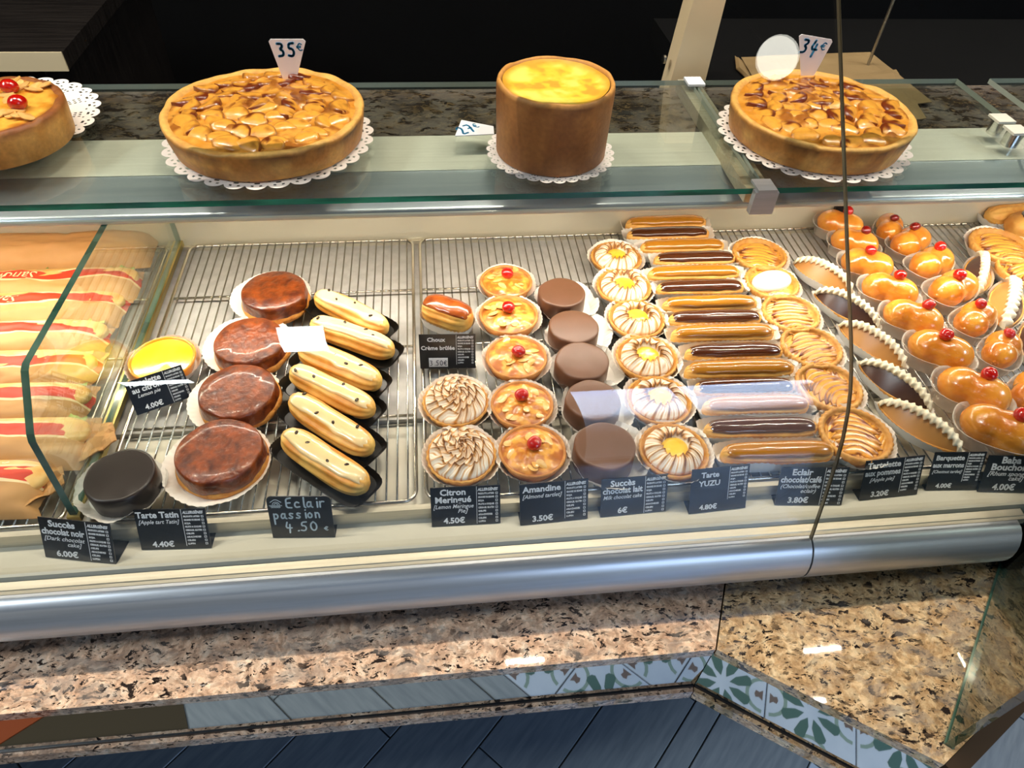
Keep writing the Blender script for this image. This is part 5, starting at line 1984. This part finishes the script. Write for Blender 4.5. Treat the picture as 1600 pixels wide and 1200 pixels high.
def apple_pie(label, topc, w, h, seed, nsl, rz, ell=1.0):
    zt = SZ + h
    c = at(*topc, zt)
    r = w * mpp(c) / 2
    t = thing('apple_pie', label, 'pie', (c.x, c.y, SZ + 0.003), rz)
    sc = (1, ell, 1)
    prof = [(r * 0.93, 0), (r * 0.955, 0.002), (r * 0.985, h * 0.5), (r * 1.0, h * 0.82), (r * 1.01, h * 0.93), (r * 0.995, h), (r * 0.965, h * 1.01), (r * 0.94, h * 0.97), (r * 0.90, h * 0.92)]
    P = lathe(prof, 160, 0.025, seed)
    ang = np.arctan2(P[..., 1], P[..., 0])
    P[3:7, :, 2] += 0.004 * (vnoise(20 + ang[3:7] * 5, np.full_like(ang[3:7], 2.2), seed + 1) - 0.5)
    P[1:6, :, :2] *= (1 + 0.012 * (vnoise(20 + ang[1:6] * 9, P[1:6, :, 2] * 150, seed + 2) - 0.5))[..., None]
    v, f = rings(P, (0, 0, 0))
    v = np.array(v)
    n = fbm(np.arctan2(v[:, 1], v[:, 0]) * 5 + 30, v[:, 2] * 60 + 5, seed + 3)
    zz = v[:, 2] / h
    col = mixc(lin('b87a35'), lin('d9a456'), sstep(0.35, 0.7, n))
    col = mixc(col, lin('5a2e10'), np.clip(sstep(0.62, 0.80, zz) * (1 - sstep(0.84, 0.93, zz)) * sstep(0.3, 0.6, n) * 0.9, 0, 1))
    col = mixc(col, lin('e4b25c'), np.clip(sstep(0.93, 1.0, zz) * 0.8, 0, 1))
    ob('crust', new_mesh('crust', v, f, BAKED_DRY, True, col=col), t, (0, 0, 0), (0, 0, 0), sc)

    def hf(x, y, rg, th):
        return h * 0.94 + 0.009 * (fbm(x * 42 + 9, y * 42 + 9, seed + 5) - 0.5) * 2 * (1 - rg ** 6) + 0.005 * (1 - rg ** 2)

    def cf(x, y, rg, th, z):
        nn = fbm(x * 42 + 9, y * 42 + 9, seed + 5)
        n2 = fbm(x * 30 + 3, y * 30 + 3, seed + 6)
        cc = mixc(lin('d18a2e'), lin('e3a044'), sstep(0.40, 0.60, nn))
        cc = mixc(cc, lin('8a4514'), np.clip(sstep(0.60, 0.72, nn) * 0.8, 0, 1))
        return mixc(cc, lin('6b2f10'), sstep(0.62, 0.78, n2) * 0.7)
    ob('apple_filling', field_mesh('apple_filling', r * 0.94, hf, APPLE, cf, nr=44, seg=140), t, (0, 0, 0), (0, 0, 0), sc)
    g = np.random.default_rng(seed)
    # slices shingled in rings from the rim inwards
    cnt_ = 0
    for q, (fr, num) in enumerate(((0.78, int(nsl * 0.46)), (0.54, int(nsl * 0.32)), (0.30, int(nsl * 0.16)), (0.08, max(2, int(nsl * 0.06))))):
        for m_ in range(num):
            a = 2 * PI * (m_ + 0.4 * q) / num + g.uniform(-0.10, 0.10)
            rr = r * fr * (1 + g.uniform(-0.07, 0.07))
            s_ = g.uniform(0.85, 1.15)
            o = ob('apple_slice', SLICES[int(g.integers(0, 4))], t, (rr * math.cos(a), rr * math.sin(a) * ell, h * 0.952 + 0.004 * (1 - fr ** 2) + g.uniform(-0.001, 0.001)),
                   (g.uniform(-0.10, 0.30), g.uniform(-0.14, 0.14), a + PI / 2 + g.uniform(-0.7, 0.7)), (0.80 * s_, 1.05 * s_, 0.62))
            cnt_ += 1
    return t, c, r


BAKED_DRY = MC('pie_crust', 0.55, coat=0.0, bump=0.5, bscale=200, noise=0.14, nscale=160)
t, c, r = apple_pie('large round apple pie with browned apple slices, carrying the 35 euro tag', (413, 171), 306, 0.040, 500, 64, 0.3)
doily('white lace paper doily under the left large apple pie', (c.x, c.y), r * 1.075)


def picket(label, base, topl, topr, word, zb, lay=False):
    """white triangular price pick: narrow foot at base, wide top edge between two pixels"""
    p = at(*base, zb)
    yb = p.y
    n_ = 0.0
    a, b = at_y(*topl, yb), at_y(*topr, yb)
    k = MB()
    ctr = p
    ex = (b - a)
    Wt = ex.length
    ex.normalize()
    ez = Vector((0, -1, 0))
    ey = ez.cross(ex)
    top = ((a + b) / 2 - p)
    hx, hy = top.dot(ex), top.dot(ey)
    w0 = 0.007
    rr = 0.003
    poly = [(-w0, -0.012), (w0, -0.012), (hx + Wt / 2, hy - rr), (hx + Wt / 2 - rr, hy), (hx - Wt / 2 + rr, hy), (hx - Wt / 2, hy - rr)]
    k.prism(poly, -0.0006, 0.0006)
    me = k.mesh('price_pick', CARD_WHITE)
    o = ob('price_pick', me)
    o.matrix_world = Matrix(((ex.x, ey.x, ez.x, p.x), (ex.y, ey.y, ez.y, p.y), (ex.z, ey.z, ez.z, p.z), (0, 0, 0, 1)))
    tag(o, label, 'price tag', 'white price picks')
    k = MB()
    hh = 0.36 * hy
    handwrite(k, word[:2], hx - Wt * 0.34, hy - hh - 0.005, hh, Wt * 0.24, Wt * 0.29, 0.0034, 0, 0.0007)
    handwrite(k, '€', hx + Wt * 0.22, hy - hh * 0.62 - 0.004, hh * 0.55, Wt * 0.17, 0.01, 0.0016, 0, 0.0007)
    ob('handwriting', k.mesh('handwriting', MARKER_BLUE), o)
    return o


picket('white triangular price pick reading 35€ stuck in the left apple pie', (451, 119), (419, 61), (477, 61), '35', SZ + 0.047)

t, c2, r2 = apple_pie('smooth glazed apple pie with dark scorched edge at right, carrying the 34 euro tag', (1284, 170), 281, 0.040, 540, 50, 1.1)
doily('white lace paper doily under the right apple pie', (c2.x, c2.y), r2 * 1.085)
picket('white triangular price pick reading 34€ stuck in the right apple pie', (1264, 118), (1250, 53), (1302, 62), '34', SZ + 0.047)

# cheesecake
hC = 0.098
ct = at(869, 126, SZ + hC)
rc = 186 * mpp(ct) / 2
cb = at(868, 222, SZ)
t = thing('cheesecake', 'tall round baked cheesecake with brown sides and yellow top', 'cake', (ct.x, ct.y, SZ + 0.003), 0)
prof = [(rc * 0.955, 0), (rc * 0.975, 0.002), (rc * 0.985, hC * 0.4), (rc * 1.0, hC * 0.8), (rc * 1.0, hC * 0.93), (rc * 0.985, hC * 0.985), (rc * 0.955, hC), (rc * 0.925, hC * 0.985), (rc * 0.90, hC * 0.93), (rc * 0.885, hC * 0.88)]
P = lathe(prof, 140, 0.02, 600)
ang = np.arctan2(P[..., 1], P[..., 0])
P[4:8, :, 2] += 0.004 * (vnoise(20 + ang[4:8] * 4, np.full_like(ang[4:8], 2.2), 601) - 0.5)
v, f = rings(P, (0, 0, 0))
v = np.array(v)
n = fbm(np.arctan2(v[:, 1], v[:, 0]) * 2.5 + 30, v[:, 2] * 40 + 5, 603)
col = mixc(lin('8a5628'), lin('a9713a'), sstep(0.35, 0.7, n))
col = mixc(col, lin('d79a4c'), sstep(0.93, 1.0, v[:, 2] / hC) * 0.8)
ob('biscuit_crust', new_mesh('biscuit_crust', v, f, BAKED_DRY, True, col=col), t)


def chf(x, y, rg, th):
    return hC * 0.905 + 0.006 * rg ** 6 + 0.003 * (fbm(x * 35 + 9, y * 35 + 9, 610) - 0.5)


def chc(x, y, rg, th, z):
    n = fbm(x * 45 + 9, y * 45 + 9, 612)
    c = mixc(lin('fbe36a'), lin('f2c93f'), sstep(0.4, 0.65, n))
    c = mixc(c, lin('e2a03a'), np.clip(sstep(0.66, 0.76, n) * 0.9, 0, 1))
    return mixc(c, lin('dba135'), np.clip(sstep(0.80, 1.0, rg + 0.15 * (n - .5)), 0, 1))


ob('baked_filling', field_mesh('baked_filling', rc * 0.905, chf, FLAN, chc, nr=30, seg=96), t)
doily('white lace paper doily under the cheesecake', (ct.x, ct.y), rc * 1.16)
# flat pick lying beside the cheesecake
p = at(735, 205, SZ + 0.006)
a, b, c_, d_ = at(721, 192, SZ), at(711, 217, SZ), at(772, 214, SZ), at(771, 202, SZ)
k = MB()
o0 = (a + b + c_ + d_) / 4
k.prism([((q - o0).x, (q - o0).y) for q in (b, c_, d_, a)], 0.0, 0.0012)
o = ob('price_pick', k.mesh('price_pick', CARD_WHITE), None, (o0.x, o0.y, SZ + 0.0034))
tag(o, 'white price pick reading 27€ lying flat left of the cheesecake', 'price tag', 'white price picks')
k = MB()
handwrite(k, '27', -0.013, -0.010, 0.022, 0.011, 0.014, 0.0030, 0, 0.0013)
handwrite(k, '€', 0.014, -0.004, 0.013, 0.007, 0.01, 0.0016, 0, 0.0013)
w_ = ob('handwriting', k.mesh('handwriting', MARKER_BLUE), o, (-0.014, -0.002, 0), (0, 0, 0.55))

# almond cake cut by the left frame edge
hA = 0.046
ca = at(-22, 168, SZ + hA)
ra = 112 * mpp(ca)
t = thing('almond_cake', 'golden almond cake with glace cherries at the left frame edge', 'cake', (ca.x, ca.y, SZ + 0.003), 0)
prof = [(ra * 0.95, 0), (ra * 0.97, 0.002), (ra * 1.0, hA * 0.7), (ra * 1.0, hA * 0.9), (ra * 0.98, hA * 0.98), (ra * 0.93, hA), (ra * 0.88, hA * 0.97)]
P = lathe(prof, 120, 0.02, 640)
ang = np.arctan2(P[..., 1], P[..., 0])
P[2:6, :, 2] += 0.003 * (vnoise(20 + ang[2:6] * 9, np.full_like(ang[2:6], 2.2), 641) - 0.5)
v, f = rings(P, (0, 0, 0))
v = np.array(v)
n = fbm(np.arctan2(v[:, 1], v[:, 0]) * 4 + 30, v[:, 2] * 50 + 5, 643)
col = mixc(lin('c4873a'), lin('dba254'), sstep(0.35, 0.7, n))
col = mixc(col, lin('7b3a14'), np.clip(sstep(0.80, 0.95, v[:, 2] / hA) * (0.5 + n * 0.6), 0, 1))
ob('cake_side', new_mesh('cake_side', v, f, BAKED_DRY, True, col=col), t)
ob('almond_top', field_mesh('almond_top', ra * 0.92, lambda x, y, rg, th: hA * 0.97 + 0.003 * (1 - rg ** 2) + 0.003 * (fbm(x * 70 + 9, y * 70 + 9, 645) - .5),
   BAKED, lambda x, y, rg, th, z: mixc(mixc(lin('f0b447'), lin('d9912c'), sstep(.4, .6, fbm(x * 70 + 9, y * 70 + 9, 645))), lin('8a4216'), sstep(.86, 1., rg) * .8), nr=26, seg=90), t)
g = np.random.default_rng(9)
for q in range(46):
    a, rr = g.uniform(0, 2 * PI), ra * 0.86 * math.sqrt(g.uniform(0.02, 1))
    ob('almond_flake', FLAKE_ME, t, (rr * math.cos(a), rr * math.sin(a), hA * 0.985 + 0.0032), (g.uniform(-.25, .25), g.uniform(-.25, .25), g.uniform(0, 6)), 1.35)
for px, py in ((15, 137), (28, 162)):
    p = at(px, py, SZ + hA + 0.010)
    ob('cherry', CHERRY_ME, t, (p.x - ca.x, p.y - ca.y, hA + 0.0085), (0.3, 0.2, px), 1.25)
cd = at(-12, 187, SZ)
doily('white lace paper doily under the almond cake at the left frame edge', (cd.x, cd.y), 157 * mpp(cd))

# ------------------------------------------------------------------ bagged sandwiches
def pillow(L, Wd, Ht, seed, nu=40, nv=24):
    g = np.zeros((nu, nv))
    U, V = np.meshgrid(np.linspace(-1, 1, nu), np.linspace(-1, 1, nv), indexing='ij')
    edge = np.clip(1 - np.abs(U) ** 10, 0, 1) ** 0.5 * np.clip(1 - np.abs(V) ** 2.6, 0, 1) ** 0.6
    wr = fbm(U * 4 + 9, V * 3 + 9, seed)
    z = Ht * edge * (0.80 + 0.35 * wr) + 0.004 * (fbm(U * 12 + 9, V * 5 + 9, seed + 4) - 0.5) * edge
    x = L / 2 * U + 0.010 * (wr - 0.5) * np.abs(U) ** 3
    y = Wd / 2 * V + 0.006 * (vnoise(U * 3 + 9, V * 0 + 3, seed + 2) - 0.5)
    return x, y, np.maximum(z, 0.0006)


def sandwich(label, rend, y_px, L, Wd, seed, ht=0.040, word=True, film=True, tilt=0.0):
    rp = at(rend, y_px, 0.03)
    t = thing('bagged_sandwich', label, 'sandwich', (rp.x - L / 2, rp.y, 0.001), 0.03 * math.sin(seed * 1.7), 'bagged baguette sandwiches')
    nu, nv = 40, 25
    x, y, z = pillow(L, Wd, ht, seed, nu, nv)
    vs = list(np.stack([x, y, z], -1).reshape(-1, 3)) + list(np.stack([x, y, np.zeros_like(z)], -1).reshape(-1, 3))
    n = nu * nv
    fs, fm = [], []
    for i in range(nu - 1):
        for j in range(nv - 1):
            v = (j + 0.5) / (nv - 1)
            mi = 0 if v < 0.40 else 2 if v < 0.46 else 1 if v < 0.70 else 2 if v < 0.74 else 3
            if not film:
                mi = 0
            fs.append((i * nv + j, (i + 1) * nv + j, (i + 1) * nv + j + 1, i * nv + j + 1))
            fm.append(mi)
    kraft = [q for q in range(len(fs)) if fm[q] != 3]
    win_ = [q for q in range(len(fs)) if fm[q] == 3]

    def sub(name, sel, mats, extra=None):
        lst = [fs[q] for q in sel] + (extra or [])
        idx = sorted({q for f in lst for q in f})
        mp = {q: m for m, q in enumerate(idx)}
        return new_mesh(name, [vs[q] for q in idx], [tuple(mp[q] for q in f) for f in lst], mats, True, [fm[q] if len(mats) > 1 else 0 for q in sel] + [0] * len(extra or []))
    under = [(i * nv + j + n, i * nv + j + 1 + n, (i + 1) * nv + j + 1 + n, (i + 1) * nv + j + n) for i in range(nu - 1) for j in range(nv - 1)]
    bag = ob('paper_bag', sub('paper_bag', kraft, [KRAFT, KRAFT_RED, KRAFT_CREAM], under), t)
    if film and win_:
        f_ = ob('film_window', sub('film_window', win_, [FILM]), t)
        b = eclair_body('baguette', L * 0.93, Wd * 0.70, ht * 0.86, BREAD, ribs=5, rib=0.02, seed=seed, power=6)
        ob('baguette', b, t, (0.012, Wd * 0.10, 0.0008))
        # frill of salad along the cut
        nn = 44
        P = np.zeros((nn, 3, 3))
        for i in range(nn):
            u = i / (nn - 1)
            P[i, 0] = L * 0.86 * (u - 0.5) + 0.012, Wd * 0.36, ht * 0.42
            P[i, 1] = L * 0.86 * (u - 0.5) + 0.012, Wd * 0.43 + 0.004 * math.sin(i * 1.9), ht * 0.46 + 0.003 * math.sin(i * 2.7)
            P[i, 2] = L * 0.86 * (u - 0.5) + 0.012, Wd * 0.45 + 0.005 * math.sin(i * 1.9), ht * 0.40 + 0.004 * math.sin(i * 2.7)
        ff = [(i * 3 + j, i * 3 + j + 1, (i + 1) * 3 + j + 1, (i + 1) * 3 + j) for i in range(nn - 1) for j in range(2)]
        ob('salad', new_mesh('salad', list(P.reshape(-1, 3)), ff, LETTUCE, True), t)
    if word:
        V_, F_ = text_geo('Sandwich', 0.021, 0.0, 0.35, 'LEFT', 0.0)
        wd = max(v[0] for v in V_)
        out = []
        for (a, b, c_) in V_:
            xx = L * 0.5 - 0.140 - a * 1.15          # upside down: read from behind the counter
            yy = (0.58 - 0.5) * Wd - (b - 0.006)
            iu = (xx / (L / 2) + 1) / 2 * (nu - 1)
            iv = (yy / (Wd / 2) + 1) / 2 * (nv - 1)
            i0, j0 = int(np.clip(iu, 0, nu - 2)), int(np.clip(iv, 0, nv - 2))
            fu, fv = iu - i0, iv - j0
            zz = z[i0, j0] * (1 - fu) * (1 - fv) + z[i0 + 1, j0] * fu * (1 - fv) + z[i0, j0 + 1] * (1 - fu) * fv + z[i0 + 1, j0 + 1] * fu * fv
            out.append((xx, yy, zz + 0.0008))
        ob('lettering', new_mesh('lettering', out, F_, KRAFT_CREAM, False), bag)
    return t


sandwich('plain kraft sandwich bag lying at the back against the case wall', 232, 374, 0.36, 0.085, 700, 0.035, False, False)
SW = [(208, 425, 'bagged sandwich with red Sandwich band, rearmost of the red striped row', True), (186, 462, 'bagged sandwich with red Sandwich band, second from the back', True),
      (160, 508, 'red striped bagged sandwich without visible lettering, third from the back', False), (142, 556, 'red striped bagged sandwich level with the lemon tartlet', False),
      (132, 608, 'red striped bagged sandwich just in front of the lemon tartlet', False), (130, 668, 'red striped bagged sandwich, second from the front', False),
      (62, 742, 'red striped bagged sandwich with crumpled kraft end, frontmost', False)]
for i, (rx, y, lab, wd_) in enumerate(SW):
    sandwich(lab, rx, y, 0.34, 0.078 + 0.006 * (i > 4), 710 + 7 * i, 0.026, wd_)
# loose kraft scraps poking out of the front bags
for i, (px, py, s_, lab) in enumerate(((147, 680, 1.0, 'twisted kraft bag end beside the divider rail, rear one of two'), (62, 748, 1.05, 'crumpled kraft bag end in the front left corner'))):
    p = at(px, py, 0.012)
    n = 9
    P = np.zeros((n, n, 3))
    for a in range(n):
        for b in range(n):
            u, v = a / (n - 1) * 2 - 1, b / (n - 1) * 2 - 1
            P[a, b] = 0.022 * s_ * u, 0.026 * s_ * v * (1 - 0.35 * u), 0.004 + 0.016 * s_ * float(vnoise(np.array(u * 3 + 9), np.array(v * 3 + 9), 800 + i)) * (1 - 0.4 * max(abs(u), abs(v)))
    bt = P.copy()
    bt[..., 2] -= 0.002
    vs = list(P.reshape(-1, 3)) + list(bt.reshape(-1, 3))
    fs = []
    for a in range(n - 1):
        for b in range(n - 1):
            f = (a * n + b, (a + 1) * n + b, (a + 1) * n + b + 1, a * n + b + 1)
            fs += [f, tuple(x + n * n for x in f[::-1])]
    o = ob('kraft_scrap', new_mesh('kraft_scrap', vs, fs, KRAFT, False), None, (p.x, p.y, 0), (0, 0, 0.4))
    tag(o, lab, 'paper scrap')
